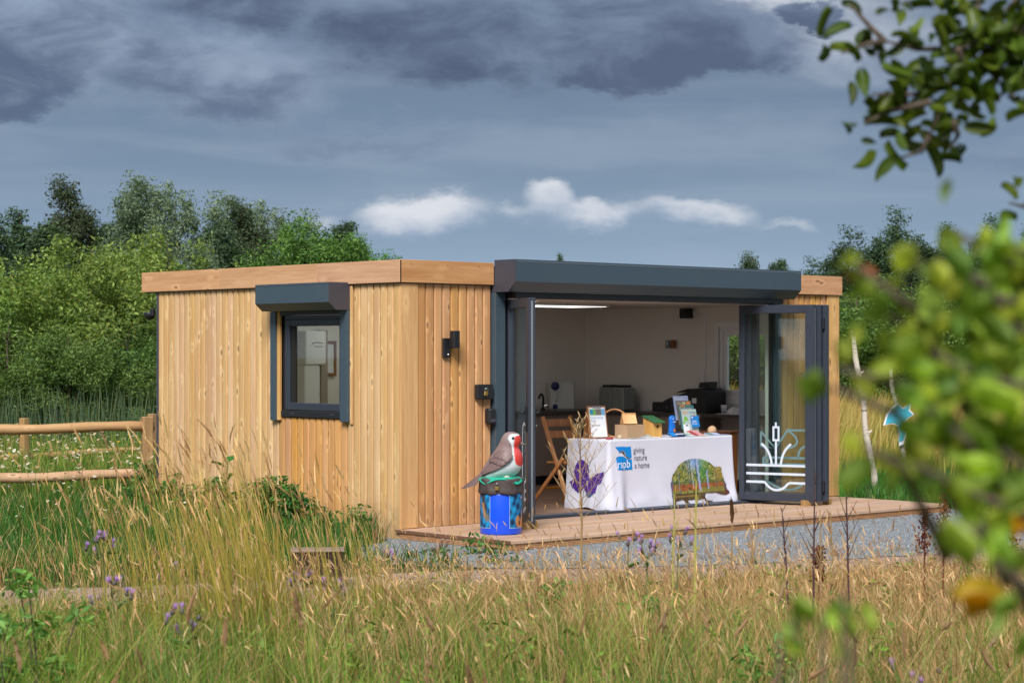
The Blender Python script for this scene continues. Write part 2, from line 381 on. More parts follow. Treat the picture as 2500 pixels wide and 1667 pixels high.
M['nearleaf'] = leafmat('near_leaf', .30, .45, .4)
M['trunk'] = mat('tree_bark', c(84, 72, 60), .9, var=.4, scale=20, bump=.5)
# ------------------------------------------------------------------ ground, gravel, path
def sheet(name, poly, z, mat_, kind='structure'):
    o = MB().add([(x, y, z) for x, y in poly], [tuple(range(len(poly)))]).build(name, mat_); return tag(o, kind=kind)
def groundmat():
    m_, q, p, o = newmat('meadow_soil'); oc = q.node('ShaderNodeTexCoord').outputs['Object']
    n = q.noise(oc, .7, 6, .65); f = q.noise(oc, 9., 5, .7)
    cl = q.mix(q.step(n, .35, .65), c(70, 88, 34), c(120, 108, 62)); cl = q.mix(q.m('MULTIPLY', f, .7), cl, c(58, 62, 30))
    q.put(p.inputs['Base Color'], cl); p.inputs['Roughness'].default_value = .95; q.put(p.inputs['Normal'], q.bump(f, .6, .05)); return m_
def gravelmat(name, cols, sc=46):
    m_, q, p, o = newmat(name); oc = q.node('ShaderNodeTexCoord').outputs['Object']
    v = q.voro(oc, sc); vc = q.sep(q.voro(oc, sc, out='Color')); big = q.noise(oc, 1.6, 5, .65)
    cl = q.ramp(vc[0], [(0, cols[0]), (.4, cols[1]), (.75, cols[2]), (1, cols[3])])
    cl = q.mix(q.m('MULTIPLY', q.step(big, .5, .72), .5), cl, cols[1])
    q.put(p.inputs['Base Color'], cl); p.inputs['Roughness'].default_value = .85
    q.put(p.inputs['Normal'], q.bump(q.m('SUBTRACT', 1., v), .9, .02)); return m_
G = 400
g = MB().add([(-G, -G, GZ), (G, -G, GZ), (G, G, GZ), (-G, G, GZ)], [(0,1,2,3)]).build('ground', groundmat()); tag(g, kind='structure')
PATH = [(-9.5, .9), (-6.2, -.55), (-4.7, -1.12), (-3.3, -1.8), (-2.0, -2.15), (-.8, -2.6), (.1, -3.15), (1.6, -3.7), (3.4, -4.2), (8, -6.0), (16, -9.6), (15.2, -11),
        (7.4, -7.3), (3, -5.2), (.3, -4.35), (-1.6, -3.6), (-2.9, -3.15), (-4.0, -2.76), (-5.4, -2.35), (-7, -1.7), (-10.2, -.4)]
GRAV = [(-1.25, -.92), (-.75, -.4), (-.1, .02), (-.1, .3), (.4, .5), (6.5, .5), (6.9, -.2), (6.7, -2.0), (5.6, -4.7), (3.3, -4.42), (1.6, -3.92), (.1, -3.36), (-.8, -2.78), (-1.4, -1.85), (-1.5, -1.2)]
def ragged(poly, step, amp, seed):
    g_ = random.Random(seed); out = []
    for i, a_ in enumerate(poly):
        b_ = poly[(i+1) % len(poly)]; n_ = max(1, int(math.dist(a_, b_)/step))
        for k in range(n_): f = k/n_; out.append((a_[0]+(b_[0]-a_[0])*f+g_.gauss(0, amp), a_[1]+(b_[1]-a_[1])*f+g_.gauss(0, amp)))
    return out
sheet('gravel_path', ragged(PATH, .12, .035, 3), GZ+.006, gravelmat('pink_gravel', [c(120, 92, 84), c(164, 134, 122), c(190, 164, 150), c(214, 192, 178)], 60))
sheet('gravel_apron', ragged(GRAV, .10, .03, 4), GZ+.012, gravelmat('grey_gravel', [c(92, 98, 104), c(132, 138, 144), c(158, 164, 168), c(186, 190, 194)], 80))
def inside(poly, X, Y):
    X = np.asarray(X); Y = np.asarray(Y); r = np.zeros(X.shape, bool); n = len(poly)
    for i in range(n):
        (x0, y0), (x1, y1) = poly[i], poly[(i+1) % n]
        k = ((y0 > Y) != (y1 > Y)) & (X < (x1-x0)*(Y-y0)/(y1-y0+1e-12)+x0); r ^= k
    return r
# loose stones on the gravel
N = 4000; X = rng.uniform(-1.5, 7, N*2); Y = rng.uniform(-4.2, .3, N*2); k = inside(GRAV, X, Y) & ~((X > -.1) & (Y > -1.55)); X = X[k][:N]; Y = Y[k][:N]; n = len(X)
o8 = np.array([(1,0,0),(0,1,0),(-1,0,0),(0,-1,0),(0,0,1),(0,0,-.4)], float); t8 = np.array([(0,1,4),(1,2,4),(2,3,4),(3,0,4),(1,0,5),(2,1,5),(3,2,5),(0,3,5)])
sz = rng.uniform(.004, .011, (n,1,1))*rng.uniform(.5, 1.2, (n,1,3)); a = rng.uniform(0, 6.28, n); Vv = o8[None]*sz
Vr = np.stack([Vv[:,:,0]*np.cos(a)[:,None]-Vv[:,:,1]*np.sin(a)[:,None], Vv[:,:,0]*np.sin(a)[:,None]+Vv[:,:,1]*np.cos(a)[:,None], Vv[:,:,2]], 2)+np.stack([X, Y, np.full(n, GZ+.017)], 1)[:,None]
kk = rng.uniform(.12, .5, (n,1,1))*np.array([.95, 1., 1.05]); kk = np.repeat(kk, 6, 1)
T = (t8[None]+6*np.arange(n)[:,None,None]).reshape(-1, 3)
tag(ob('gravel_stones', npmesh('gravel_stones', Vr.reshape(-1,3), T, colmat('stone_chippings', .85), kk.reshape(-1,3))), 'loose grey stone chippings on the gravel in front of the deck', 'gravel', kind='stuff')

# ------------------------------------------------------------------ timber deck
deck = thing('timber_deck', 'low timber deck with grooved edge along the open front of the cabin', 'deck', (0, 0, 0))
DX0, DX1 = -.02, 6.40
dm = MB()
for x0, x1, mi in ((0, DX1-DX0, 0),):
    prof = [(0,-.028),(.140,-.028),(.140,-.003),(.137,0),(.003,0),(0,-.003)]
    n = len(prof); vs = [(0,)+p for p in prof]+[(DX1-DX0,)+p for p in prof]
    dm.cur = 0; dm.add(vs, [(i,(i+1)%n,n+(i+1)%n,n+i) for i in range(n)])
    dm.cur = 1; dm.add(vs, [tuple(range(n))[::-1], tuple(range(n,2*n))])
dme = dm.mesh('deck_board', [M['deck'], M['endgrain']])
for i in range(11): ob('board', dme, deck, (DX0+random.uniform(-.006, .006), -1.545+i*.1445, 0))
fm = MB(); prof = [(0,-.10)]                                     # grooved board on edge under the nosing
for j in range(5): z = -.10+j*.0145; prof += [(-.003, z+.002), (-.003, z+.010), (.002, z+.0115), (.002, z+.0135)]
prof += [(0,-.0285), (.022,-.0285), (.022,-.10)]
fm.prism(prof, 0, 0, DX1-DX0-.02); fm.build('edge_board', M['deckface'], deck, (DX0+.01, -1.532, 0))
fm = MB(); fm.prism([(p[1], p[0]) for p in prof], 1, 0, 1.5); fm.build('edge_board', M['deckface'], deck, (DX0+.012, -1.508, 0))
for x in (.25, 1.6, 3.2, 4.8, 6.2): MB().box(x, x+.045, -1.5, -.02, -.10, -.029).build('joist', M['deckface'], deck)

# ------------------------------------------------------------------ cabin
cab = thing('timber_cabin', 'flat roofed larch clad visitor cabin with anthracite shutters and open folding doors', 'cabin')
CX1, CY1 = 6.46, 4.11; ZB, ZF = -.09, 2.29
def board_mesh(w, h, m_, edge=.007, dep=.020):
    """vertical shiplap board, rounded shoulders and a shadow groove at the joint; face towards -Y, grain along Z"""
    pr = [(.0045,dep),(.0045,.011),(.006,.007),(.017,.0014),(w*.5,0),(w-.017,.0014),(w-.006,.007),(w-.0045,.011),(w-.0045,dep)]
    q = MB(); n = len(pr); vs = [(x,y,0) for x,y in pr]+[(x,y,h) for x,y in pr]
    q.add(vs, [(i,(i+1)%n,n+(i+1)%n,n+i) for i in range(n)]+[tuple(range(n))[::-1], tuple(range(n,2*n))]); return q.mesh('cladding_board', m_)
# side wall (faces -X): core with window opening, then the boards one by one
wy0, wy1, wz0, wz1 = .83, 1.80, 1.0, 2.03
sw = MB(); sw.box(.026,.12,.026,wy0,ZB,2.28).box(.026,.12,wy1,4.0,ZB,2.28).box(.026,.12,wy0,wy1,ZB,wz0).box(.026,.12,wy0,wy1,wz1,2.28)
side = sw.build('side_wall', M['white'], cab)
mm = MB(); mm.box(.0225,.0255,.026,wy0,ZB,2.28).box(.0225,.0255,wy1,4.08,ZB,2.28).box(.0225,.0255,wy0,wy1,ZB,wz0).box(.0225,.0255,wy0,wy1,wz1,2.28); mm.build('membrane', M['dark'], side)
cache = {}
def put_board(parent, face, u, w, z0, z1, m_):
    k = (round(w,4), round(z1-z0,3), m_.name)
    if k not in cache: cache[k] = board_mesh(w, z1-z0, m_)
    if face == 'side': ob('cladding_board', cache[k], parent, (random.uniform(0, .002), u+w, z0), (0,0,rad(-90)))
    else: ob('cladding_board', cache[k], parent, (u, random.uniform(0, .002), z0))
NBD = 41; bw = (CY1-.005)/NBD
for i in range(NBD):
    y = .004+i*bw; mid = y+bw/2
    if y+bw > wy0-.02 and y < wy1+.02:
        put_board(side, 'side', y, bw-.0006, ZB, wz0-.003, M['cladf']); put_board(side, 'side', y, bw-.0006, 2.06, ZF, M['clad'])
    else: put_board(side, 'side', y, bw-.0006, ZB, ZF, M['clad'])
# front wall with the wide opening
ox0, ox1, oz1 = 1.30, 5.33, 2.20
fw = MB(); fw.box(0.0265,ox0,.026,.12,.0,2.28).box(ox1,CX1-.003,.026,.12,.0,2.28).box(ox0,ox1,.026,.12,oz1,2.28)
front = fw.build('front_wall', M['white'], cab)
MB().box(.0265,1.296,.0225,.0255,.0,2.28).build('membrane', M['dark'], front); MB().box(5.334,6.455,.0225,.0255,.0,2.28).build('membrane', M['dark'], front)
nb = 9; w_ = (1.140-.212)/nb
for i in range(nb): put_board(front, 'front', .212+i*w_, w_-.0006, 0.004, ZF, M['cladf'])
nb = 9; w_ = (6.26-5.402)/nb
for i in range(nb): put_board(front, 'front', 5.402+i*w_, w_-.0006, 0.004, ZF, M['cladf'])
MB().cbox(.0005,.210,-.012,.0205,.004,ZF,.005).build('corner_post', M['post'], cab)
MB().cbox(6.262,6.475,-.014,.0205,.004,ZF,.005).build('corner_post', M['post'], cab)
# other walls, floor, ceiling, roof
MB().box(.021,CX1,3.98,4.085,ZB,2.28).build('back_wall', M['white'], cab)
MB().cbox(-.004,CX1+.004,4.113,4.128,ZB,2.28,.002).build('back_cladding_panel', M['anth2'], cab)
MB().cbox(-.006,.05,4.0865,4.1125,ZB,2.288,.002).build('corner_trim', M['anth2'], cab)
rw = MB(); ry0, ry1, rz0, rz1 = .75, 1.70, 1.08, 1.95
rw.box(6.33,6.455,.121,ry0,ZB,2.28).box(6.33,6.455,ry1,3.979,ZB,2.28).box(6.33,6.455,ry0,ry1,ZB,rz0).box(6.33,6.455,ry0,ry1,rz1,2.28)
rw.build('end_wall', M['white'], cab)
MB().box(.121,6.329,.121,3.979,-.06,.018).build('floor_panel', M['floor'], cab)
MB().box(.121,6.329,.121,3.979,2.185,2.28).build('ceiling_panel', M['ceil'], cab)
roof = MB().box(-.012,6.47,-.012,4.33,2.281,2.47).build('roof', M['anth2'], cab)
FO = .036
for y0, y1 in ((-FO, 1.232), (1.236, 2.906), (2.910, 4.37)):
    MB().cbox(-FO,-.0125,0,y1-y0,2.29,2.50,.003).build('fascia_board', M['fascia_y'], roof, (0, y0, 0))
MB().cbox(0,1.140+FO-.004,-FO,-.0125,2.29,2.502,.003).build('fascia_board', M['fascia_x'], roof, (-FO+.004, 0, 0))
MB().cbox(0,6.50-5.41,-FO,-.0125,2.29,2.502,.003).build('fascia_board', M['fascia_x'], roof, (5.412, 0, 0))
MB().cbox(0,6.50,4.3305,4.37,2.29,2.50,.003).build('fascia_board', M['fascia_x'], roof, (0, 0, 0))
for x in (.1, .55, .95, 5.7, 6.2): MB().lathe([(.004,0),(.004,.002)], 8).build('screw', M['black'], roof, (x, -FO-.001, 2.46), (rad(90),0,0))

def screws(parent, pts, axis):
    me = MB().lathe([(.007,0),(.007,.002),(.004,.004)], 8).mesh('screw', M['anth2'])
    for p in pts: ob('screw', me, parent, p, (rad(90),0,0) if axis == 'y' else (0,rad(-90),0))
# roller shutter over the side window
sh = empty('window_shutter', cab)
poly = [(-.0385,2.306),(-.265,2.306),(-.265,2.118),(-.182,2.045),(-.003,2.045),(-.003,2.286),(-.0385,2.286)]     # (x,z)
MB().prism([(z,x) for x,z in poly], 1, .742, 1.926).build('shutter_box', M['anth'], sh)
for y0, y1 in ((.7355, .7415), (1.9265, 1.9325)): MB().prism([(z*1.0,x*1.003) for x,z in poly], 1, y0, y1).build('end_cap', M['anth2'], sh)
MB().box(-.2665,-.2655,.745,1.923,2.286,2.291).build('trim_lip', M['anth2'], sh)
gr = MB().cbox(-.048,-.003,.738,.850,.977,2.0445,.003).build('guide_rail', M['anth'], sh)
gl_ = MB().cbox(-.048,-.003,1.896,1.984,.965,2.0445,.003).build('guide_rail', M['anth'], sh)
screws(gr, [(-.049,.775,z) for z in (1.01,1.5,1.95)], 'x'); screws(gl_, [(-.049,1.955,z) for z in (1.0,1.5,1.95)], 'x')
MB().cbox(-.03,-.003,1.845,1.8955,.968,2.0445,.003).build('timber_strip', M['post'], sh)
MB().cbox(-.018,-.003,.700,.7355,.955,2.28,.003).build('timber_strip', M['clad'], sh)
MB().box(-.030,-.003,.852,1.843,2.005,2.0445).build('shutter_slat', M['black'], sh)
# side window
sd = empty('side_window', cab)
wf = MB()
for y0,y1,z0,z1 in ((.855,.918,1.07,1.965),(1.72,1.783,1.07,1.965),(.918,1.72,1.07,1.145),(.918,1.72,1.898,1.965)): wf.cbox(-.006,.055,y0,y1,z0,z1,.006)
wf.build('window_frame', M['frame'], sd)
for y0,y1,z0,z1 in ((.9185,.930,1.146,1.897),(1.66,1.7195,1.146,1.897)): MB().box(.016,.05,y0,y1,z0,z1).build('glazing_bead', M['dark'], sd)
MB().box(.028,.034,.931,1.6595,1.147,1.896).build('pane', M['glassw'], sd)
MB().cbox(-.020,.10,.852,1.843,1.004,1.066,.005).build('sill_track', M['black'], sd)
MB().box(-.002,.10,.831,.8535,1.07,2.003).box(-.002,.10,1.784,1.798,1.07,2.003).box(-.002,.1,.8535,1.784,1.967,2.003).build('reveal_liner', M['frame'], sd)
for y in (.98,1.62): MB().cbox(-.026,-.0205,y,y+.05,1.03,1.045,.002).build('drain_cap', M['anth2'], sd)
# roller shutter over the doors
sh = empty('door_shutter', cab)
poly = [(0.0,2.222),(-.235,2.222),(-.335,2.318),(-.335,2.530),(-.0385,2.530),(-.0385,2.286),(0.0,2.286)]             # (y,z)
MB().prism(poly, 0, 1.150, 5.394).build('shutter_box', M['anth'], sh)
for x0, x1 in ((1.1435,1.1495),(5.3945,5.4005)): MB().prism([(y*1.004,z) for y,z in poly], 0, x0, x1).build('end_cap', M['anth2'], sh)
MB().box(1.16,5.385,-.3372,-.3355,2.508,2.513).build('trim_lip', M['alu'], sh)
MB().box(1.28,5.26,-.20,-.02,2.17,2.2215).build('shutter_slat', M['black'], sh)
gr = MB().cbox(1.146,1.272,-.055,.0195,.004,2.2215,.003).build('guide_rail', M['anth'], sh)
screws(gr, [(1.17,-.056,z) for z in (.4,1.1,1.9,2.1)], 'y')
gl_ = MB().cbox(5.302,5.400,-.055,.0195,.004,2.2215,.003).build('guide_rail', M['anth'], sh)
screws(gl_, [(5.375,-.056,z) for z in (.4,1.1,1.9)], 'y')
dfm = empty('door_frame', cab); MB().cbox(1.2985,1.345,-.02,.0195,.031,2.165,.003).build('door_jamb', M['black'], dfm); MB().cbox(5.265,5.3015,-.02,.0195,.031,2.165,.003).build('door_jamb', M['black'], dfm)
MB().cbox(1.2985,5.3015,-.018,.0195,2.1655,2.2,.002).build('head_track', M['black'], dfm)
MB().cbox(1.274,5.3015,-.045,.125,.0005,.028,.004).build('threshold', M['frame'], dfm)
MB().box(1.30,5.29,.03,.040,.0285,.036).build('floor_track', M['alu'], dfm)

# ---- folding door leaves
L_ = .868
def leaf_frame():
    q = MB()
    for x0,x1,z0,z1 in ((0,.058,.04,2.15),(.766,L_,.04,2.15),(.058,.766,.04,.122),(.058,.766,2.062,2.15)): q.cbox(x0,x1,-.034,.034,z0,z1,.004)
    return q.mesh('leaf_frame', M['frame'])
def strip(q, pts, w, y):
    """flat ribbon along pts in the leaf plane"""
    P = [Vector((p[0], p[1])) for p in pts]; vs = []
    for i, p in enumerate(P):
        t = (P[min(i+1,len(P)-1)]-P[max(i-1,0)]).normalized(); n_ = Vector((-t.y, t.x))*w/2
        vs += [(p.x+n_.x, y, p.y+n_.y), (p.x-n_.x, y, p.y-n_.y)]
    q.add(vs, [(2*i,2*i+1,2*i+3,2*i+2) for i in range(len(P)-1)])
def arc(p0, p1, p2, n=12):
    return [((1-t)**2*p0[0]+2*t*(1-t)*p1[0]+t*t*p2[0], (1-t)**2*p0[1]+2*t*(1-t)*p1[1]+t*t*p2[1]) for t in [i/n for i in range(n+1)]]
lfm = leaf_frame(); lpm = MB().box(.0585,.7655,-.004,.004,.1225,2.0615).mesh('pane', M['glass'])
lgm = MB().box(.8685,.8705,-.009,.009,.07,2.12).mesh('edge_seal', M['alu'])
def leaf(x, y, ang, decal, handle, seal=True):
    """hinged at x,y; swung to the heading ang"""
    lf = empty('door_leaf', cab, (x, y, 0), ang)
    ob('leaf_frame', lfm, lf); ob('pane', lpm, lf)
    if seal: ob('edge_seal', lgm, lf)
    if decal:
        q = MB(); decal(q); q.build('window_sticker', M['decal'] if decal is not decalB else M['decal2'], lf)
    if handle == 'long':
        q = MB(); q.cbox(.805,.825,-.042,-.035,1.29,1.37,.003); q.tube([(.815,-.04,1.33),(.815,-.065,1.33),(.735,-.075,1.42)], .0075, 8); q.build('handle', M['black'], lf)
    if handle == 'lever':
        for s_ in (-1, 1):
            q = MB(); q.cbox(.79,.825,min(s_*.035,s_*.050),max(s_*.035,s_*.050),.90,1.14,.004); q.smooth = True
            q.tube([(.808,s_*.05,1.08),(.808,s_*.085,1.08),(.69,s_*.090,1.08)], .010, 8); q.build('handle', M['black'], lf)
            MB().lathe([(.008,0),(.008,.012),(.004,.015)], 10).build('lock_cylinder', M['steel'], lf, (.808, s_*.0505, .96), (rad(90 if s_ < 0 else -90),0,0))
    return lf
def decalA(q):
    y = -.0052; s = .056
    for z in (.42,.329): strip(q, [(.075,z),(.765,z)], .026, y)
    strip(q, [(.075,.239),(.21+s,.239)]+arc((.235+s,.237),(.30+s,.155),(.37+s,.155),8)+arc((.375+s,.155),(.45+s,.158),(.50+s,.225),8)+[(.53+s,.236),(.765,.236)], .026, y)
    strip(q, [(.365+s,.434),(.365+s,.681)], .024, y-.0004)
    x0,x1,z0,z1 = .325+s,.406+s,.682,.843
    strip(q, [(x0+.011,z0),(x0+.011,z1)], .022, y); strip(q, [(x1-.011,z0),(x1-.011,z1)], .022, y)
    strip(q, [(x0,z0+.011),(x1,z0+.011)], .022, y-.0003); strip(q, [(x0,z1-.011),(x1,z1-.011)], .022, y-.0003); strip(q, [(.364+s,z1),(.364+s,.885)], .022, y)
    strip(q, arc((.196+s,.654),(.30+s,.58),(.315+s,.434)), .026, y); strip(q, arc((.539+s,.654),(.435+s,.58),(.422+s,.434)), .026, y)
def decalB(q):
    y = -.0052
    strip(q, [(.20,.50),(.765,.50)], .026, y); strip(q, [(.20,.50),(.20,.43)], .026, y-.0003); strip(q, [(.20,.43),(.765,.43)], .026, y)
    strip(q, [(.17,.78),(.34,.60),(.17,.62),(.17,.78)], .022, y); strip(q, [(.34,.60),(.48,.80),(.765,.80)], .024, y-.0003)
    strip(q, arc((.48,.80),(.70,.66),(.48,.60)), .022, y); strip(q, arc((.60,.50),(.60,.62),(.72,.64)), .024, y)
    strip(q, [(.10,.24),(.25,.24)]+arc((.25,.24),(.38,.155),(.50,.155),8)+arc((.50,.155),(.6,.16),(.66,.235),8), .026, y)
def decalL(q):
    y = -.0052; x0, x1 = .52, .66
    loop = [(x0,.48),(x0,.86)]+arc((x0,.86),(x0,.97),((x0+x1)/2,.97),6)+arc(((x0+x1)/2,.97),(x1,.97),(x1,.86),6)+[(x1,.48)]+arc((x1,.48),(x1-.01,.42),((x0+x1)/2,.42),5)+arc(((x0+x1)/2,.42),(x0+.01,.42),(x0,.48),5)
    strip(q, loop, .024, y); strip(q, [(.59,.42),(.59,.24)], .02, y)
    strip(q, [(.59,.885),(.59,.90)], .015, y-.0003)
    for z in (.34,.26): strip(q, [(.60,z),(.765,z)], .026, y-.0003)
    strip(q, arc((.56,.10+.03),(.60,.19),(.70,.18))+[(.765,.18)], .026, y)
angA = math.atan2(-.78, .25)
dv = Vector((math.cos(angA), math.sin(angA)))
leaf(4.85-.056*dv.x, -.056*dv.y, angA, decalA, 'long')
lb = leaf(4.945-.056*dv.x, -.046*dv.y, angA+rad(.6), decalB, None, False)
leaf(5.05-.056*dv.x, -.036*dv.y, angA-rad(.8), None, None, False)
hg = MB().cbox(-.012,.012,-.02,.02,-.06,.06,.003).mesh('hinge', M['black'])
for z in (.2,1.35,1.95): ob('hinge', hg, lb, (L_+.012, .02, z))
angL = math.atan2(-math.cos(rad(29)), -math.sin(rad(29)))
leaf(1.352, -.035, angL, decalL, 'lever')
# timber door stops on the deck
def stop(x, y, rz, label):
    o = MB().prism([(-.06,0),(.06,0),(.06,.035),(.02,.082),(-.035,.082),(-.06,.055)], 1, -.035, .035).build('door_wedge', M['fpost'], None, (x, y, .001), (0,0,rz)); tag(o, label, 'door wedge')
eL = Vector((1.352, -.035))+Vector((math.cos(angL), math.sin(angL)))*.82
stop(eL.x-.10, eL.y+.02, angL+rad(85), 'chamfered timber wedge on the deck left of the single door, behind the robin bin')
stop(eL.x+.11, eL.y+.03, angL+rad(-92), 'chamfered timber wedge on the deck right of the single glazed door')
eA = Vector((4.85, 0))+dv*.72
stop(eA.x-.075, eA.y-.01, angA+rad(70), 'chamfered timber wedge in front of the stickered folding door')
stop(eA.x+.34, eA.y-.02, angA+rad(-90), 'chamfered timber wedge behind the folded door stack, by the right corner post')

# ------------------------------------------------------------------ fittings on the cabin's outside
t = thing('wall_light', 'black two-part outdoor wall light on the front cladding near the corner', 'wall light', (.565, 0, 1.70))
MB().cbox(-.055,.03,-.03,-.001,-.11,.075,.004).build('back_plate', M['black'], t); MB().cbox(.0,.075,-.115,-.045,-.02,.145,.006).build('lamp_housing', M['black'], t)
MB().cbox(.01,.05,-.045,-.03,.0,.05,.003).build('bracket', M['black'], t)
q = MB(); q.smooth = True; q.lathe([(0,.014),(.010,.010),(.014,0)], 12); q.build('motion_sensor', M['steel'], t, (-.005,-.031,-.08), (rad(90),0,0))
t = thing('key_safe', 'black key safe box on the cladding beside the door shutter rail', 'key safe', (1.015, 0, 1.262))
MB().cbox(-.098,.098,-.05,-.001,-.072,.072,.008).build('case', M['black'], t); MB().cbox(-.098,.098,-.056,-.0505,-.07,.07,.003).build('lid', M['black'], t)
def padlock(parent, name, loc, rot, s=1., label=None):
    p = empty(name, parent, loc) if parent else thing(name, label, 'padlock', loc)
    p.rotation_euler = rot; p.scale = (s,)*3
    MB().cbox(-.022,.022,-.008,.008,-.042,0,.004).build('lock_body', M['brass'], p)
    q = MB(); q.smooth = True; q.tube([(-.015,0,-.002),(-.015,0,.018)]+[(-.015*math.cos(a_),0,.018+.015*math.sin(a_)) for a_ in [math.pi*i/6 for i in range(1,6)]]+[(.015,0,.018),(.015,0,-.002)], .0035, 6); q.build('shackle', M['steel'], p)
padlock(None, 'padlock', (1.012, -.068, 1.268), (0, rad(12), 0), 1.05, 'small brass padlock with steel shackle hanging on the black key safe')
t = thing('outdoor_socket', 'black rounded weatherproof socket below the key safe', 'socket', (1.088, 0, 1.03))
MB().cbox(-.05,.05,-.085,-.001,-.078,.075,.018).build('cover', M['black'], t); MB().cbox(-.03,.03,-.09,-.08,-.06,-.03,.004).build('latch', M['anth2'], t)
t = thing('security_camera', 'small black security camera at the far left corner of the cabin', 'camera', (-.02, 4.135, 2.06))
MB().cbox(-.03,.02,.0,.05,-.03,.05,.006).build('mount', M['black'], t)
q = MB(); q.smooth = True; q.lathe([(0,-.075),(.03,-.068),(.055,-.04),(.068,0),(.06,.012),(0,.014)], 16); q.build('dome', M['black'], t, (-.0,.10,.0))
# ------------------------------------------------------------------ inside the cabin
t = thing('white_window', 'white framed window in the end wall inside the cabin', 'window', (6.34, 1.22, 1.52))
def rect_frame(q, y0, y1, z0, z1, w, x0, x1, r=.004):
    q.cbox(x0,x1,y0,y0+w,z0,z1,r); q.cbox(x0,x1,y1-w,y1,z0,z1,r); q.cbox(x0,x1,y0+w,y1-w,z0,z0+w,r); q.cbox(x0,x1,y0+w,y1-w,z1-w,z1,r)
q = MB(); rect_frame(q, -.545, .545, -.50, .485, .07, -.022, -.011); q.build('window_trim', M['upvc'], t)
q = MB(); rect_frame(q, -.468, .474, -.435, .425, .055, .0, .07); q.build('outer_frame', M['upvc'], t)
q = MB(); rect_frame(q, -.412, .418, -.379, .369, .05, .012, .06); q.build('sash', M['upvc'], t)
MB().box(.030,.036,-.361,.367,-.328,.318).build('pane', M['glass'], t)
t = thing('kitchen_counter', 'L shaped kitchen counter with dark worktop and taupe cupboards inside the cabin', 'counter')
wt = MB(); wt.prism([(2.2,3.44),(5.86,3.44),(5.86,.62),(6.325,.62),(6.325,3.975),(2.2,3.975)], 2, .875, .915); wt.build('worktop', M['ctop'], t)
for i in range(6):
    x = 2.25+i*.6; cu = MB().cbox(x,x+.594,3.475,3.495,.13,.872,.003).build('cupboard_door', M['cup'], t)
MB().box(2.2,5.88,3.52,3.97,.02,.128).build('plinth', M['dark'], t); MB().box(2.22,5.88,3.497,3.97,.13,.872).build('carcass', M['cup'], t)
for i in range(3):
    y = 1.65+i*.6; MB().cbox(5.893,5.91,y,y+.594,.13,.872,.003).build('cupboard_door', M['cup'], t)
MB().box(5.912,6.32,1.65,3.44,.13,.872).build('carcass', M['cup'], t); MB().box(5.95,6.32,.66,3.44,.02,.128).build('plinth', M['dark'], t)
MB().box(5.912,6.32,.66,.69,.13,.872).build('end_panel', M['cup'], t)
t = thing('kitchen_tap', 'dark chrome swan-neck tap at the sink by the back wall', 'tap', (5.42, 3.80, .915))
q = MB(); q.smooth = True; q.lathe([(.03,0),(.03,.02),(.018,.03)], 14); q.tube([(0,0,.02),(0,-.005,.13)]+[(0-.075*(1-math.cos(a_))*.9,-.01-.03*(1-math.cos(a_)),.13+.075*math.sin(a_)) for a_ in [.4,.9,1.4,1.9,2.4,2.8]], .014, 10); q.build('spout', M['black'], t)
MB().tube([(.0,0,.05),(.05,-.03,.07)], .009, 8).build('lever', M['steel'], t)
MB().lathe([(.035,0),(.04,.03),(.03,.06)], 12).build('soap_dish', M['black'], t, (.16,-.05,0))
t = thing('water_container', 'white water container with two dark blue caps beside the tap', 'container', (5.68, 3.74, .915), rad(-35))
wm = mat('translucent_white_plastic', c(196, 200, 196), .45, var=.06)
MB().cbox(-.16,.16,-.12,.12,0,.36,.025).build('body', wm, t)
for z in (.305, .05):
    q = MB(); q.smooth = True; q.lathe([(.052 if z > .1 else .03,0),(.052 if z > .1 else .03,.03),(0,.032)], 18); q.build('cap', mat('navy_cap', c(36, 46, 96), .4), t, (-.10,-.121,z), (rad(90),0,0))
MB().tube([(-.09,-.12,.24),(-.09,-.15,.22),(-.09,-.15,.14),(-.09,-.12,.12)], .012, 8).build('carry_handle', wm, t)
t = thing('grey_canister', 'pale grey square canister pair with black lids on the corner worktop', 'canister', (6.10, 3.18, .915), rad(-8))
for y in (-.13, .13):
    cn = MB().cbox(-.10,.10,y-.122,y+.122,0,.29,.02).build('body', mat('grey_plastic', c(138, 146, 144), .5, var=.06), t)
    MB().cbox(-.07,.07,y-.085,y+.085,.2905,.32,.008).build('lid', M['black'], t)
t = thing('cash_register', 'black cash register with sloping keyboard on the worktop by the window', 'cash register', (6.10, 1.95, .915))
MB().cbox(-.18,.20,-.02,.46,.008,.125,.008).build('cash_drawer', M['black'], t)
MB().prism([(-.38,0.0),(-.38,.26),(-.30,.30),(-.02,.235),(.22,.17),(.30,.135),(.30,0.0)], 0, -.17, .19).build('body', M['black'], t, (0,-.022,.0), (0,0,0))
MB().prism([(-.05,0),(.10,0),(.08,.065),(-.06,.075)], 0, -.07, .09).build('display', M['black'], t, (0,-.30,.30))
q = MB()
for i in range(5):
    for j in range(5): q.cbox(-.13+j*.05,-.10+j*.05, -.10-i*.04+.0,-.07-i*.04, 0,.008,.002)
q.build('keys', M['anth2'], t, (0,.16,.222), (rad(-14),0,0))['kind'] = 'stuff'
MB().box(-.172,-.1705,-.26,-.19,.12,.18).build('sticker', M['paper'], t, (0,0,0))
MB().lathe([(.008,0),(.008,.01)], 10).build('drawer_lock', M['steel'], t, (-.181,.2,.06), (0,rad(-90),0))
q = MB(); q.smooth = True; q.lathe([(.03,0),(.04,.10),(.038,.10),(.028,.004)], 16)
tag(q.build('paper_cup', M['paper'], None, (6.16, 1.46, .916)), 'white paper cup on the worktop right of the cash register', 'cup')
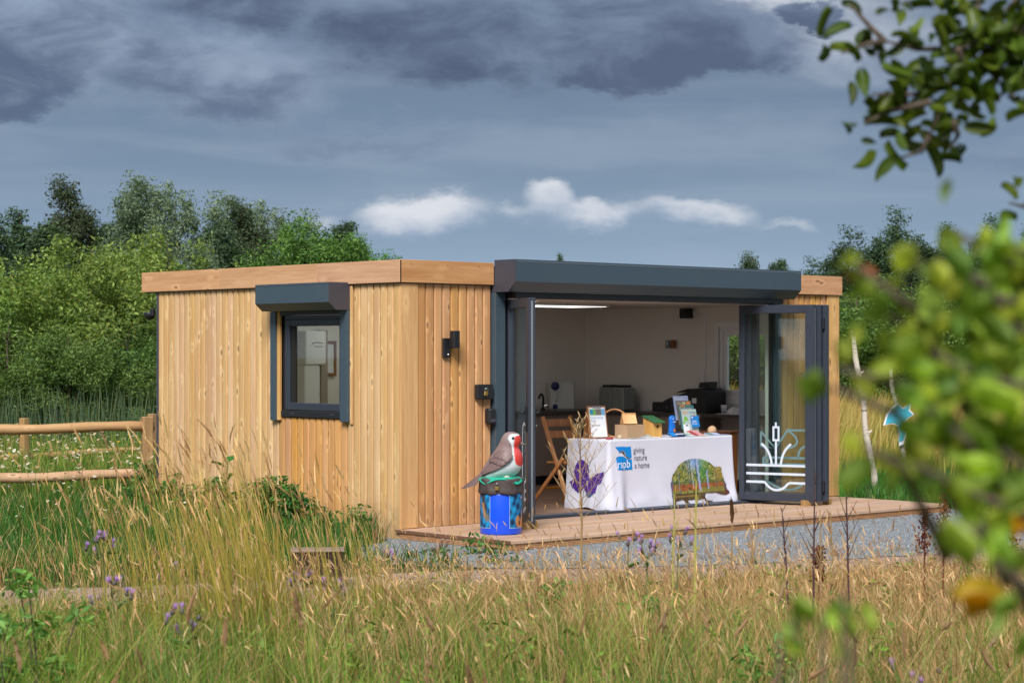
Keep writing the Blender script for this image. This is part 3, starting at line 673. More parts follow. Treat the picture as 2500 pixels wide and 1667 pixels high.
q = MB(); q.add([(-.10,-.08,.0),(.02,-.10,.01),(.10,-.02,.05),(.06,.08,.0),(-.06,.07,.03),(0,0,.085)], [(0,1,5),(1,2,5),(2,3,5),(3,4,5),(4,0,5)])
tag(q.build('crumpled_paper', M['paper'], None, (6.05, 1.22, .917)), 'crumpled white paper on the worktop under the end window', 'paper')
tag(MB().box(-.16,.16,-.34,.34,0,.006).build('document', M['paper'], None, (6.06, 1.0, .9165), (0,0,rad(4))), 'sheets of white paper lying on the worktop under the end window', 'paper')
t = thing('wall_speaker', 'black box speaker high on the end wall with white cable', 'speaker', (6.32, 2.09, 2.10))
MB().cbox(-.16,-.04,-.06,.07,-.05,.07,.006).build('cabinet', M['black'], t, (0,0,0), (0,0,rad(-18))); MB().cbox(-.05,.008,-.02,.02,-.01,.03,.003).build('bracket', M['upvc'], t)
t = thing('cable_conduit', 'white plastic cable conduit running down the end wall to a switch', 'conduit', (6.33, 1.90, 0))
MB().cbox(-.014,-.001,-.008,.008,.92,2.08,.002).build('trunking', M['upvc'], t); MB().cbox(-.018,-.001,.012,.075,1.30,1.43,.004).build('switch_plate', M['upvc'], t); MB().cbox(-.022,-.0185,.032,.055,1.34,1.39,.002).build('rocker', M['upvc'], t)
q = MB(); q.tube([(-.01,0,2.07)]+[(-.01,.07*math.sin(a_)+.04,2.07+.06*math.sin(a_*1.0)) for a_ in (.6,1.2,1.8,2.4)], .006, 6); q.build('cable', M['upvc'], t)
t = thing('wall_lamp', 'small brushed metal twin wall lamp on the end wall', 'wall lamp', (6.33, 2.43, 1.74))
MB().cbox(-.015,-.001,-.045,.06,-.03,.05,.004).build('back_plate', M['alu'], t)
for y in (-.04, .05):
    q = MB(); q.smooth = True; q.lathe([(.032,-.05),(.032,.045),(0,.05)], 14); q.build('shade', M['alu'] if y > 0 else M['walnut'], t, (-.05,y,0))
def glow(name, col, st):
    m_, q, p, o = newmat(name); q.put(p.inputs['Base Color'], col); q.put(p.inputs['Emission Color'], col); p.inputs['Emission Strength'].default_value = st; return m_
dif = glow('led_diffuser', (1, .95, .90, 1), 1.8)
for x, y, lb in ((4.15,2.3,'pale rectangular light panel on the cabin ceiling nearest the doorway'),(1.2,2.1,'added out of view light panel on the cabin ceiling behind the side window'),(2.3,3.2,'added out of view light panel on the cabin ceiling near the back wall'),(1.9,1.1,'added out of view light panel on the ceiling behind the single door')):  # all but the first are added out of view to brighten the interior
    t = thing('ceiling_light', lb, 'ceiling light', (x, y, 2.1845), 0, 'ceiling light panels')
    MB().cbox(-.62,.62,-.32,.32,-.018,-.0005,.003).build('rim', M['upvc'], t); MB().box(-.59,.59,-.29,.29,-.0205,-.0185).build('diffuser', dif, t)
t = thing('wall_heater', 'tall white heater cabinet with a small logo seen through the side window', 'heater', (1.86, 3.72, .02))
MB().cbox(-.17,.12,0,.25,1.48,1.86,.012).build('upper_case', M['upvc'], t); MB().cbox(-.17,.05,.02,.25,0,1.478,.012).build('lower_case', M['upvc'], t); MB().cbox(.125,.22,.10,.25,0,1.87,.006).build('side_panel', M['cup'], t)
q = MB(); strip(q, [(x-.03, z+1.70) for x, z in arc((-.06,0),(-.03,.05),(.10,.02),8)], .008, -.003); q.build('logo', M['dark'], t)
q = MB(); strip(q, [(-.05,1.685),(.06,1.685)], .008, -.003); q.build('logo', M['ink'], t)
t = thing('picture_frame', 'dark framed notice on the back wall seen through the side window', 'picture frame', (2.18, 3.965, 1.57))
q = MB(); 
for x0,x1,z0,z1 in ((-.12,.12,.165,.20),(-.12,.12,-.20,-.165),(-.12,-.085,-.165,.165),(.085,.12,-.165,.165)): q.cbox(x0,x1,-.02,.01,z0,z1,.003)
q.build('frame', M['walnut'], t); MB().box(-.085,.085,-.008,.005,-.165,.165).build('notice', M['paper'], t)

# ------------------------------------------------------------------ table, cloth and what stands on it
TX0, TX1, TY0, TY1, TZ = 2.835, 4.755, .085, .69, .740
t = thing('folding_table', 'folding table hidden under the white printed cloth in the doorway', 'table', (3.79, .38, .02))
MB().cbox(-.95,.95,-.295,.295,.685,.714,.004).build('tabletop', M['upvc'], t)
for sx in (-.8,.8):
    for sy in (-.25,.25): MB().tube([(sx,sy,.0),(sx,sy,.685)], .014, 8).build('leg', M['alu'], t)
RC = .03; LX, LY = TX1-TX0, TY1-TY0
SEG = [LY-RC, math.pi/2*RC, LX-2*RC, math.pi/2*RC, LY-RC]; CUM = np.concatenate([[0], np.cumsum(SEG)]); PER = CUM[-1]
def fold(s, v):
    """outward push of the hanging cloth"""
    f = .012*v+.030*v**2
    f += .050*np.exp(-((s-CUM[1]-.03)/.16)**2)*v**1.6+.012*np.exp(-((s-CUM[3]-.02)/.10)**2)*v
    f += v**1.4*(.020*np.sin(s*19+.6)*np.exp(-((s-CUM[1]-.08)/.28)**2)+.010*np.sin(s*34+2*v)*np.exp(-((s-CUM[1]-.05)/.22)**2))
    f += .005*np.sin(s*9+v*3.0)*v+.003*np.sin(s*23-v*7)*v**1.5+.006*np.sin((s-CUM[2])*3+v*5)*v*(1-v)
    return f+.012*np.exp(-((v-.93)/.10)**2)*(.5+.5*np.sin(s*13+1))
def drape(s, v):
    s = np.asarray(s, float); v = np.asarray(v, float)
    bx = np.zeros_like(s); by = np.zeros_like(s); nx = np.zeros_like(s); ny = np.zeros_like(s)
    k = s < CUM[1]; bx[k] = TX0; by[k] = TY1-s[k]; nx[k] = -1
    k = (s >= CUM[1]) & (s < CUM[2]); a_ = (s[k]-CUM[1])/RC; nx[k] = -np.cos(a_); ny[k] = -np.sin(a_); bx[k] = TX0+RC+nx[k]*RC; by[k] = TY0+RC+ny[k]*RC
    k = (s >= CUM[2]) & (s < CUM[3]); bx[k] = TX0+RC+s[k]-CUM[2]; by[k] = TY0; ny[k] = -1
    k = (s >= CUM[3]) & (s < CUM[4]); a_ = (s[k]-CUM[3])/RC; nx[k] = np.sin(a_); ny[k] = -np.cos(a_); bx[k] = TX1-RC+nx[k]*RC; by[k] = TY0+RC+ny[k]*RC
    k = s >= CUM[4]; bx[k] = TX1; by[k] = TY0+RC+s[k]-CUM[4]; nx[k] = 1
    f = fold(s, v); hem = .012+.016*np.clip(np.sin(s*7+.4), 0, 1)*(s > CUM[2])+.03*np.exp(-((s-.33)/.16)**2)
    rnd = np.clip(v/.02, 0, 1); z = TZ-(TZ-hem)*v; off = f-.010*(1-np.sqrt(np.clip(1-(1-rnd)**2, 0, 1)))
    return np.stack([bx+nx*off, by+ny*off, z], -1)
ss = np.concatenate([np.linspace(0, CUM[1], 40, False), np.linspace(CUM[1], CUM[2], 8, False), np.linspace(CUM[2], CUM[3], 150, False), np.linspace(CUM[3], CUM[4], 8, False), np.linspace(CUM[4], PER, 30)])
vv = np.concatenate([[0, .005, .012, .02], np.linspace(.03, 1, 44)])
SG, VG = np.meshgrid(ss, vv, indexing='ij'); P = drape(SG, VG); ns, nv = SG.shape
q = MB(); q.smooth = True
idx = lambda i, j: i*nv+j
q.add(P.reshape(-1,3).tolist(), [(idx(i,j),idx(i,j+1),idx(i+1,j+1),idx(i+1,j)) for i in range(ns-1) for j in range(nv-1)])
q.add(P[:,0].tolist(), [tuple(range(ns))[::-1]])
cloth = q.build('tablecloth', M['cloth'])
tag(cloth, 'long white tablecloth printed with a blue logo, a butterfly and a hedgehog', 'tablecloth')
def on_front(x, z, lift=.0035):
    x = np.asarray(x, float); z = np.asarray(z, float); p = drape(CUM[2]+(x-TX0-RC), (TZ-z)/(TZ-.014)); p[..., 1] -= lift; p[..., 2] = z; return p
def on_side(y, z, lift=.0035):
    y = np.asarray(y, float); z = np.asarray(z, float); p = drape(TY1-y, (TZ-z)/(TZ-.03)); p[..., 0] -= lift; p[..., 2] = z; return p
def cut_print(name, poly, colf, put, cell=.009, jag=0.):
    """picture printed on the cloth: fine cells inside an outline, colour per point"""
    xs = [p[0] for p in poly]; zs = [p[1] for p in poly]; gx = np.arange(min(xs)-.03, max(xs)+.03, cell); gz = np.arange(min(zs)-.03, max(zs)+.03, cell)
    A, B = np.meshgrid(gx, gz, indexing='ij'); cx_, cz_ = A[:-1,:-1]+cell/2, B[:-1,:-1]+cell/2
    jx = jag*np.sin(cx_*260)*np.sin(cz_*40); k = inside(poly, cx_+jx, cz_+jag*np.sin(cx_*310+1))
    V = put(A, B).reshape(-1,3); m_ = A.shape[1]; I, J = np.nonzero(k); v0 = I*m_+J
    T = np.concatenate([np.stack([v0, v0+m_, v0+m_+1], 1), np.stack([v0, v0+m_+1, v0+1], 1)])
    u_, inv = np.unique(T, return_inverse=True)
    ob(name, npmesh(name, V[u_], inv.reshape(T.shape), M['print'], colf(A.ravel()[u_], B.ravel()[u_]), True), cloth)
def blend(a, b_, f): f = np.clip(f, 0, 1)[:, None]; return np.asarray(a)[None, :3]*(1-f)+np.asarray(b_)[None, :3]*f if np.ndim(a) == 1 else a*(1-f)+np.asarray(b_)[None, :3]*f
# hedgehog outline filled with a woodland
hx = lambda X_: 3.735+(X_-250)/(1275-250)*(4.655-3.735); hz = lambda Y_: .512-(Y_-410)/(1285-410)*(.512-.012)
HOG = [(262,1280),(300,1280),(320,1190),(450,1165),(500,1240),(560,1240),(525,1175),(700,1190),(790,1170),(835,1250),(975,1235),(960,1222),(850,1205),(815,1150),(815,1110),(850,1075),(950,1080),(1010,1068),(1110,1110),(1190,1135),(1250,1115),(1275,1080),(1262,1050),(1235,1015),(1225,930),(1195,850),(1165,740),(1150,600),(1110,590),(1030,590),(960,520),(880,470),(760,425),(600,415),(480,470),(390,535),(330,640),(290,700),(265,800),(250,900),(258,1080)]
def hogcol(x, z):
    X_ = 250+(x-3.735)/.92*1025; Y_ = 410+(.512-z)/.5*875; r = rng.random(len(x)); lum = (np.sin(X_*.045+Y_*.02)+np.sin(X_*.021-Y_*.037+1)+np.sin(X_*.11)*.6+(r-.5)*2.2)*.25+.5
    k = blend(np.tile(c(140, 136, 62)[:3], (len(x),1)), c(40, 66, 32), lum); k = blend(k, c(58, 122, 58), np.exp(-((X_-800)/120)**2)*(Y_ < 820)*.8)
    k = blend(k, c(150, 110, 50), np.exp(-((X_-1090)/90)**2)*(r > .25)*.8); k = blend(k, c(120, 160, 225), np.exp(-((X_-660)/110)**2-((Y_-500)/110)**2)*(r > .2))
    k = blend(k, c(226, 232, 160), (r > .9)*.6)
    k = blend(k, c(70, 90, 60), ((Y_ > 830) & (Y_ < 905))*.6); k = blend(k, c(120, 52, 44), ((Y_ > 885+18*np.sin(X_*.05))*(Y_ < 1010+14*np.sin(X_*.03)))*np.clip(.2+r*.75, 0, 1)); k = blend(k, c(216, 88, 52), ((Y_ > 880)*(Y_ < 1000)*(r > .82))*.8)
    k = blend(k, c(122, 120, 60), ((Y_ > 960)*(Y_ < 1060)*(X_ > 760))*.8); k = blend(k, c(74, 44, 44), (Y_ > 1050)*(.6+.35*r)); k = blend(k, c(150, 128, 66), ((Y_ > 1085) & (Y_ < 1110) & (X_ < 700))*.6)
    for tx, w, y0, y1, cl in ((735,17,415,1010,c(150,162,205)),(885,12,640,1000,c(140,150,196)),(600,8,415,900,c(70,84,80)),(565,7,450,900,c(90,100,96)),(385,9,600,1050,c(120,120,120)),(630,7,480,960,c(160,166,180)),(1040,9,620,990,c(96,90,84)),(505,6,470,880,c(84,110,60)),(960,5,520,860,c(90,110,60)),(705,7,415,880,c(60,72,96))):
        k = blend(k, cl, ((np.abs(X_-tx-(Y_-700)*.06) < w) & (Y_ > y0) & (Y_ < y1))*.85)
    k = blend(k, c(84, 84, 130), ((X_ < 290) & (Y_ > 780))*.8); k = blend(k, c(70, 62, 92), ((X_ > 1190) & (Y_ < 1010) & (Y_ > 850))*.8); k = blend(k, c(92, 52, 52), (X_ > 1195)*(Y_ > 1010)*1.); return k
cut_print('hedgehog_print', [(hx(x), hz(y)) for x, y in HOG], hogcol, on_front, .0075, .004)
# butterfly on the short side
by = lambda X_: .63-(X_-910)/(1165-910)*(.63-.135); bz = lambda Y_: .535-(Y_-500)/(805-500)*(.535-.14)
BFL = [(985,505),(1010,512),(1040,545),(1052,600),(1050,655),(1075,640),(1120,605),(1165,592),(1168,625),(1150,680),(1120,700),(1110,760),(1070,805),(1040,800),(1025,745),(1010,730),(1000,760),(970,770),(925,730),(908,690),(930,670),(945,650),(932,610),(945,560),(965,515)]
def bflcol(y, z):
    r = rng.random(len(y)); X_ = 910+(.63-y)/(.63-.135)*255; Y_ = 500+(.535-z)/(.535-.14)*305
    k = blend(np.tile(c(58, 26, 120)[:3], (len(y),1)), c(104, 60, 172), r*.8); k = blend(k, c(44, 20, 84), (np.sin(X_*.16+Y_*.10) > .5)*.7); k = blend(k, c(60, 96, 120), ((Y_ > 765))*.8); k = blend(k, c(150, 130, 200), (r > .93)*1.); return k
cut_print('butterfly_print', [(by(x), bz(y)) for x, y in BFL], bflcol, on_side, .007, .003)
# blue square logo with the wading bird's head, and the lettering
lx = lambda X_: 2.920+(X_-1198)/(1510-1198)*.248; lz = lambda Y_: .672-(Y_-805)/(1232-805)*.245
def flat(name, polys, m_, lift):
    for p_ in polys: cut_print(name, [(lx(x), lz(y)) for x, y in p_], lambda a_, b_: np.tile(m_[:3], (len(a_),1)), lambda x, z: on_front(x, z, lift), .0035)
BL = c(18, 130, 208); WH = c(238, 240, 246); DK = c(70, 64, 76)
flat('logo_print', [[(1198,808),(1490,815),(1500,1010),(1470,1025),(1420,1000),(1385,950),(1375,910),(1345,885),(1310,882),(1270,905),(1255,890)],
                    [(1200,995),(1270,978),(1340,985),(1400,1025),(1450,1045),(1502,1042),(1510,1232),(1225,1225)]], BL, .0035)
flat('bird_head_print', [[(1258,915),(1300,895),(1335,893),(1362,912),(1372,950),(1400,990),(1440,1020),(1478,1035),(1470,1040),(1420,1022),(1380,985),(1350,955),(1325,925),(1300,908),(1265,922)]], DK, .0045)
def lettering(name, txt, size, x, z, m_, parent, put, sq=1., lift=.005):
    vs, fs = text_geo(txt, size, sq); q = MB(); p = put(np.array([v[0] for v in vs])+x, np.array([v[1] for v in vs])+z, lift); q.add(p.tolist(), fs); return q.build(name, m_, parent)
lettering('lettering', 'rspb', .118, 2.930, .452, M['whiteink'], cloth, on_front, .98, .0055)
for i, w in enumerate(('giving', 'nature', 'a home')): lettering('lettering', w, .088, 3.186+i*.006, .598-i*.079, M['ink'], cloth, on_front, .86)

TT = .742
t = thing('notice_easel', 'clipboard with a family activity packs notice on a small wooden easel', 'easel', (3.03, .42, TT), rad(-12))
tl = Matrix.Rotation(rad(-11), 4, 'X')
MB().cbox(-.115,.115,-.008,.008,0,.345,.003,tl).build('board', M['walnut'], t); MB().box(-.098,.098,-.0105,-.0085,.015,.325,tl).build('paper', M['paper'], t)
MB().cbox(-.11,.11,-.007,.007,0,.33,.003,Matrix.Translation((0,.14,0))@Matrix.Rotation(rad(12),4,'X')).build('back_leg', M['walnut'], t)
MB().cbox(-.05,.05,-.02,-.0108,.318,.338,.003,tl).build('clip', M['steel'], t)
def quadpic(parent, name, x0, x1, z0, z1, y, m_, Mx=None): return MB().add([(x0,y,z0),(x1,y,z0),(x1,y,z1),(x0,y,z1)], [(0,1,2,3)], Mx).build(name, m_, parent)
pics = {n: mat('print_'+n, col, .5, var=.35, scale=60) for n, col in dict(green=c(110,176,96), photo=c(120,112,104), sky=c(110,170,214), orange=c(236,140,60), lime=c(126,196,70), pink=c(206,150,150), red=c(170,60,66), pale=c(190,206,204), teal=c(70,128,132), grey=c(168,170,166), navy=c(24,52,92), sand=c(206,190,150), lav=c(170,180,214)).items()}
quadpic(t, 'picture', -.095,-.02,.245,.31,-.0112, pics['green'], tl); quadpic(t, 'picture', -.085,-.055,.262,.30,-.0118, M['logo'], tl); quadpic(t, 'picture', -.019,.05,.245,.31,-.0112, pics['photo'], tl); quadpic(t, 'picture', .051,.095,.245,.31,-.0112, pics['sky'], tl)
def words(parent, txt, size, x, z, y, m_, Mx=None, sq=.9):
    vs, fs = text_geo(txt, size, sq); return MB().add([(a_+x, y, b_+z) for a_, b_ in vs], fs, Mx).build('lettering', m_, parent)
blueink = mat('pale_blue_ink', c(120, 156, 206), .7)
words(t, 'Family Activity', .032, -.09, .208, -.0118, blueink, tl, .84); words(t, 'Packs', .032, -.09, .176, -.0118, blueink, tl, .84); quadpic(t, 'small_print', -.08,.02,.130,.142,-.0118, pics['grey'], tl)
q = MB(); q.cbox(-.07,-.01,-.03,.03,0,.018,.003); tag(q.build('red_badge_box', pics['red'], None, (3.02, .22, TT)), 'tiny red box at the foot of the easel', 'box')
q = MB(); q.smooth = True; q.lathe([(0,-.022),(.016,-.015),(.022,0),(.016,.015),(0,.022)], 14); tag(q.build('painted_pebble', pics['sand'], None, (3.10, .19, TT+.022)), 'round two-tone pebble beside the red box by the easel', 'pebble')
t = thing('cardboard_box', 'plain brown cardboard box standing on the tablecloth', 'box', (3.33, .27, TT), rad(-3))
MB().cbox(-.12,.13,-.09,.10,0,.142,.002).build('carton', M['card'], t); MB().box(-.118,.128,.004,.006,.1425,.1435).build('flap_seam', M['dark'], t)
t = thing('bird_feeder', 'little A-shaped pine bird feeder on top of the cardboard box', 'bird feeder', (3.315, .27, TT+.1445), rad(-28))
for s_ in (-1, 1): MB().cbox(-.075,.075,-.006,.006,0,.128,.002,Matrix.Translation((0,s_*.062,.008))@Matrix.Rotation(s_*rad(33),4,'X')).build('roof_panel', M['pine'], t)
q = MB(); 
for x in (-.068, .060):
    q.prism([(-.060,0),(-.045,0),(0,.085),(.045,0),(.060,0),(0,.112)], 0, x, x+.010); q.cbox(x,x+.010,-.05,.05,.0,.022,.001)
q.build('gable', M['pine'], t)
q = MB(); q.smooth = True; n_ = 40
q.tube([(.0,.145*math.cos(2*math.pi*i/n_),.150+.145*math.sin(2*math.pi*i/n_)) for i in range(n_+1)], .010, 8, False)
tag(q.build('wooden_hoop', M['beech'], None, (3.36, .52, TT), (0,0,rad(38))), 'bent wood hoop propped behind the cardboard box', 'hoop')
t = thing('nest_box', 'pine nest box with round entrance hole and sloping green roof', 'nest box', (3.68, .27, TT), rad(-3))
MB().prism([(-.075,0),(.075,0),(.075,.215),(-.075,.165)], 0, -.068, .062).build('box_body', M['pine'], t)
MB().prism([(-.11,.152),(.085,.2165),(.085,.229),(-.11,.1645)], 0, -.078, .078).build('roof', M['greenp'], t)
q = MB(); q.lathe([(.016,0),(.016,.0015)], 16); q.build('entrance_hole', M['dark'], t, (.0,-.0765,.115), (rad(90),0,0))
t = thing('seed_bottle', 'bright blue bottle with rounded top and a robin picture on its label', 'bottle', (4.14, .42, TT), rad(8))
q = MB(); q.smooth = True; q.lathe([(.046,0),(.05,.02),(.05,.10),(.046,.13),(.05,.16),(.05,.18),(.042,.205),(.02,.218),(0,.22)], 22, None, 1.0, .62); q.build('bottle_body', M['cyan'], t)
q = MB(); q.add([(-.022,-.0325,.05),(.02,-.0325,.035),(.022,-.0325,.055),(-.005,-.0325,.085)], [(0,1,2,3)]); q.build('bird_picture', pics['orange'], t)
quadpic(t, 'label_text', -.03,.03,.145,.152,-.0328, M['whiteink']); quadpic(t, 'label_text', -.03,-.01,.175,.188,-.0318, M['whiteink'])
t = thing('magazine_rack', 'clear stepped rack holding four wildlife magazines and a blue leaflet', 'magazine rack', (4.43, .44, TT), rad(-8))
MB().cbox(-.135,.135,-.10,.10,0,.008,.002).build('base', M['glassw'], t)
def mag(i, name, z0, z1, y, pic, title, tcol, ts, xo=0.):
    Mx = Matrix.Translation((xo,y,z0))@Matrix.Rotation(rad(-13),4,'X'); h = z1-z0; p = MB().cbox(-.105,.105,0,.006,0,h,.001,Mx).build('magazine', pic, t)
    words(p, title, ts, -.10, h-ts*.95, -.0012, tcol, Mx, .86); return p, Mx
mag(0, 'a', .16, .43, .055, pics['lav'], "Nature's", M['whiteink'], .05, -.025)
p, Mx = mag(1, 'b', .11, .375, .025, pics['photo'], 'Wingbeat', pics['sand'], .05, -.008); quadpic(p, 'picture', -.02,.02,.225,.255,-.0014, pics['sand'], Mx); quadpic(p, 'picture', .04,.085,.225,.255,-.0014, pics['orange'], Mx)
p, Mx = mag(2, 'c', .06, .325, -.005, pics['teal'], 'Explorer', pics['sand'], .056, .006); quadpic(p, 'picture', -.09,-.02,.25,.262,-.0014, pics['orange'], Mx)
p, Mx = mag(3, 'd', .012, .285, -.035, pics['pale'], 'wild', pics['orange'], .056, .015); words(p, 'times', .056, .0, .285-.012-.053, -.0014, pics['teal'], Mx, .8)
for x, z, r_, k_ in ((-.055,.165,.026,'lime'),(.065,.19,.022,'orange')):
    q = MB(); q.lathe([(r_,0),(r_,.001)], 20, Mx@Matrix.Translation((x,-.0012,z))@Matrix.Rotation(rad(90),4,'X')); q.build('picture', pics[k_], p)
quadpic(p, 'picture', -.10,-.02,.02,.105,-.0014, M['paper'], Mx); quadpic(p, 'picture', -.10,-.075,.11,.14,-.0014, pics['lime'], Mx); quadpic(p, 'picture', -.07,-.035,.085,.10,-.0018, pics['photo'], Mx); quadpic(p, 'picture', -.02,.10,.0,.05,-.0014, pics['grey'], Mx)
Mj = Matrix.Translation((.06,-.052,.085))@Matrix.Rotation(rad(-13),4,'X'); p = MB().cbox(-.055,.055,0,.003,0,.125,.001,Mj).build('leaflet', M['logo'], t)
words(p, 'Join', .046, -.042, .05, -.0012, M['whiteink'], Mj, .9); words(p, 'us now', .026, -.042, .028, -.0012, M['whiteink'], Mj, .9); quadpic(p, 'leaflet_logo', -.045,-.025,.10,.115,-.0014, M['whiteink'], Mj)
MB().cbox(-.13,.13,.07,.074,0,.40,.001,Matrix.Rotation(rad(-13),4,'X')).build('back_panel', M['glass'], t)
MB().cbox(.125,.128,-.05,.10,0,.22,.001).build('side_panel', M['glass'], t)
q = MB(); q.smooth = True; q.lathe([(0,-.06),(.03,-.05),(.05,-.015),(.045,.02),(.025,.05),(0,.06)], 18, Matrix.Rotation(rad(70),4,'Y')); tag(q.build('roosting_pouch', mat('woven_straw', c(196, 158, 122), .8, var=.3, scale=90, bump=.6), None, (4.62, .27, TT+.05), (0,0,rad(20))), 'egg shaped woven nesting pouch on the right end of the table', 'nesting pouch')
def leaflet(x, y, rz, w, d, cols, label, tilt=0., h=.003):
    o = thing('leaflet', label, 'leaflet', (x, y, TT+.0015), rz); Mx = Matrix.Rotation(tilt,4,'X')
    MB().cbox(-w/2,w/2,-d/2,d/2,0,h,.0005,Matrix.Translation((0,0,math.sin(abs(tilt))*d/2))@Mx).build('cover', cols[0], o)
    if len(cols) > 1: MB().cbox(-w/2+.01,w/2-w*.55,-d/2+.01,d/2-.01,h+.0003,h+.001,.0002,Matrix.Translation((0,0,math.sin(abs(tilt))*d/2))@Mx).build('cover_picture', cols[1], o)
    return o
leaflet(3.52, .145, rad(4), .20, .09, (M['paper'],), 'white leaflets lying near the front edge below the cardboard box', 0, .006)
leaflet(3.47, .20, rad(-14), .19, .13, (pics['grey'], pics['lav']), 'grey open leaflet curling up in front of the cardboard box', rad(14))
t = leaflet(3.93, .16, rad(3), .24, .10, (pics['navy'], M['logo']), 'dark and bright blue membership leaflet in front of the nest box', rad(28), .004)
quadpic(t, 'lettering', -.08,.06,.026,.036,-.0495, M['whiteink'])
leaflet(4.10, .15, rad(-8), .16, .10, (pics['pale'], pics['teal']), 'pale folded leaflet between the blue leaflet and the rack', rad(10))
leaflet(4.26, .19, rad(10), .20, .13, (pics['pink'], pics['red']), 'pink and red leaflet leaning at the foot of the magazine rack', rad(24))
leaflet(4.32, .125, rad(2), .17, .06, (pics['sand'],), 'cream card flat on the cloth in front of the pink leaflet', 0, .004)
leaflet(4.52, .17, rad(-6), .18, .10, (pics['lav'], pics['teal']), 'lavender and teal leaflet beside the nesting pouch', rad(12))
leaflet(4.66, .15, rad(5), .12, .09, (pics['lav'],), 'plain lilac leaflet at the right hand corner of the table', 0, .004)
leaflet(3.30, .135, rad(1), .22, .07, (pics['grey'],), 'grey leaflets between the easel and the cardboard box', 0, .005)
# folding chair, brown cabinet
t = thing('folding_chair', 'beech folding chair behind the left end of the table', 'chair', (3.13, .98, .02))
for x in (-.20, .20):
    MB().cbox(-.014,.014,-.022,.022,0,1.02,.004,Matrix.Translation((x,-.22,.0))@Matrix.Rotation(rad(-24),4,'X')).build('back_post', M['beech'], t)
    MB().cbox(-.013,.013,-.020,.020,0,.70,.004,Matrix.Translation((x*1.16,.33,.0))@Matrix.Rotation(rad(44),4,'X')).build('leg', M['beech'], t)
for h, w in ((.865,.075),(.745,.075)):
    y = -.22+math.tan(rad(24))*h; q = MB(); q.smooth = False
    n_ = 8; pr = [(-.19+.38*i/n_, .018*math.cos((i/n_-.5)*3.0)) for i in range(n_+1)]
    vs = []
    for x, d in pr: vs += [(x,y+d,h-w/2),(x,y+d,h+w/2),(x,y+d+.014,h+w/2),(x,y+d+.014,h-w/2)]
    q.add(vs, [(4*i+k,4*i+4+k,4*i+4+(k+1)%4,4*i+(k+1)%4) for i in range(n_) for k in range(4)]+[(3,2,1,0),(4*n_,4*n_+1,4*n_+2,4*n_+3)]); q.build('back_slat', M['beech'], t)
for i in range(5): MB().cbox(-.18,.18,-.21+i*.075,-.145+i*.075,.44,.458,.003).build('seat_slat', M['beech'], t)
MB().cbox(-.22,.22,.16,.19,.16,.185,.003).build('stretcher', M['beech'], t)
t = thing('brown_cabinet', 'brown wooden cabinet behind the right end of the table', 'cabinet', (5.30, .95, .02))
MB().cbox(-.28,.28,-.20,.22,0,.70,.004).build('carcass', M['walnut'], t); MB().cbox(-.30,.30,-.22,.24,.701,.73,.006).build('top', M['walnut'], t)
for x in (-.27, .005): MB().cbox(x,x+.265,-.215,-.2005,.02,.69,.004).build('cabinet_door', M['walnut'], t)
# ------------------------------------------------------------------ collection bin with the robin
U5 = 1/1421.
bx_ = lambda X_: (X_-620)*U5
bzz = lambda Y_: (1490-Y_)*U5
bin_ = thing('robin_collection_bin', 'blue collection bin with a large painted robin sitting on its bark lid', 'collection bin', (.42, -.93, .001), YAW-rad(90))
q = MB(); q.smooth = True; q.lathe([(.186,0),(.190,.012),(.190,.36),(.186,.372)], 56); q.build('barrel', M['blue'], bin_)
def panel(a0, a1, z0, z1, colf, name, r=.1915):
    na, nz = 44, 52; A, B = np.meshgrid(np.linspace(a0, a1, na), np.linspace(z0, z1, nz), indexing='ij')
    V = np.stack([np.cos(A)*r, np.sin(A)*r, B], -1).reshape(-1,3); I, J = np.meshgrid(np.arange(na-1), np.arange(nz-1), indexing='ij'); v0 = (I*nz+J).ravel()
    T = np.concatenate([np.stack([v0, v0+nz, v0+nz+1], 1), np.stack([v0, v0+nz+1, v0+1], 1)]); u_ = ((A-a0)/(a1-a0)).ravel(); w_ = ((B-z0)/(z1-z0)).ravel()
    ob(name, npmesh(name, V, T, M['paint'], colf(u_, w_), True), bin_)
def water(u_, w_, s):
    n_ = np.sin(u_*9+w_*7+s)+np.sin(u_*17-w_*13+s*2)+np.sin(u_*5+w_*23)*.8; k = blend(np.tile(c(8, 70, 120)[:3], (len(u_),1)), c(20, 142, 200), n_*.35+.4); return blend(k, c(6, 36, 66), (n_ < -1.1)*.8)
def picL(u_, w_):
    k = water(u_, w_, .4); k = blend(k, c(66, 58, 48), np.clip(1.4-np.abs(u_-.55+.35*(w_-.9))*9, 0, 1)*(w_ > .42)); k = blend(k, c(176, 128, 88), np.clip(1.6-np.abs(u_-.62-.5*(.45-w_))*11, 0, 1)*(w_ < .75)*(w_ > .28))
    return blend(k, c(122, 112, 92), (np.hypot((u_-.80), (w_-.30)*1.2) < .14)*.9)
def picR(u_, w_):
    k = water(u_, w_, 2.2); k = blend(k, c(206, 138, 76), (u_ > .96-.75*(.55-w_))*(w_ < .55)*1.); k = blend(k, c(190, 116, 36), (np.hypot((u_-.50)*1.1, (w_-.20)) < .17)*.95); k = blend(k, c(66, 42, 26), (np.hypot((u_-.62), (w_-.14)) < .07)*.9)
    return blend(k, c(210, 230, 240), (np.hypot((u_-.82), (w_-.90)*1.3) < .06)*.9)
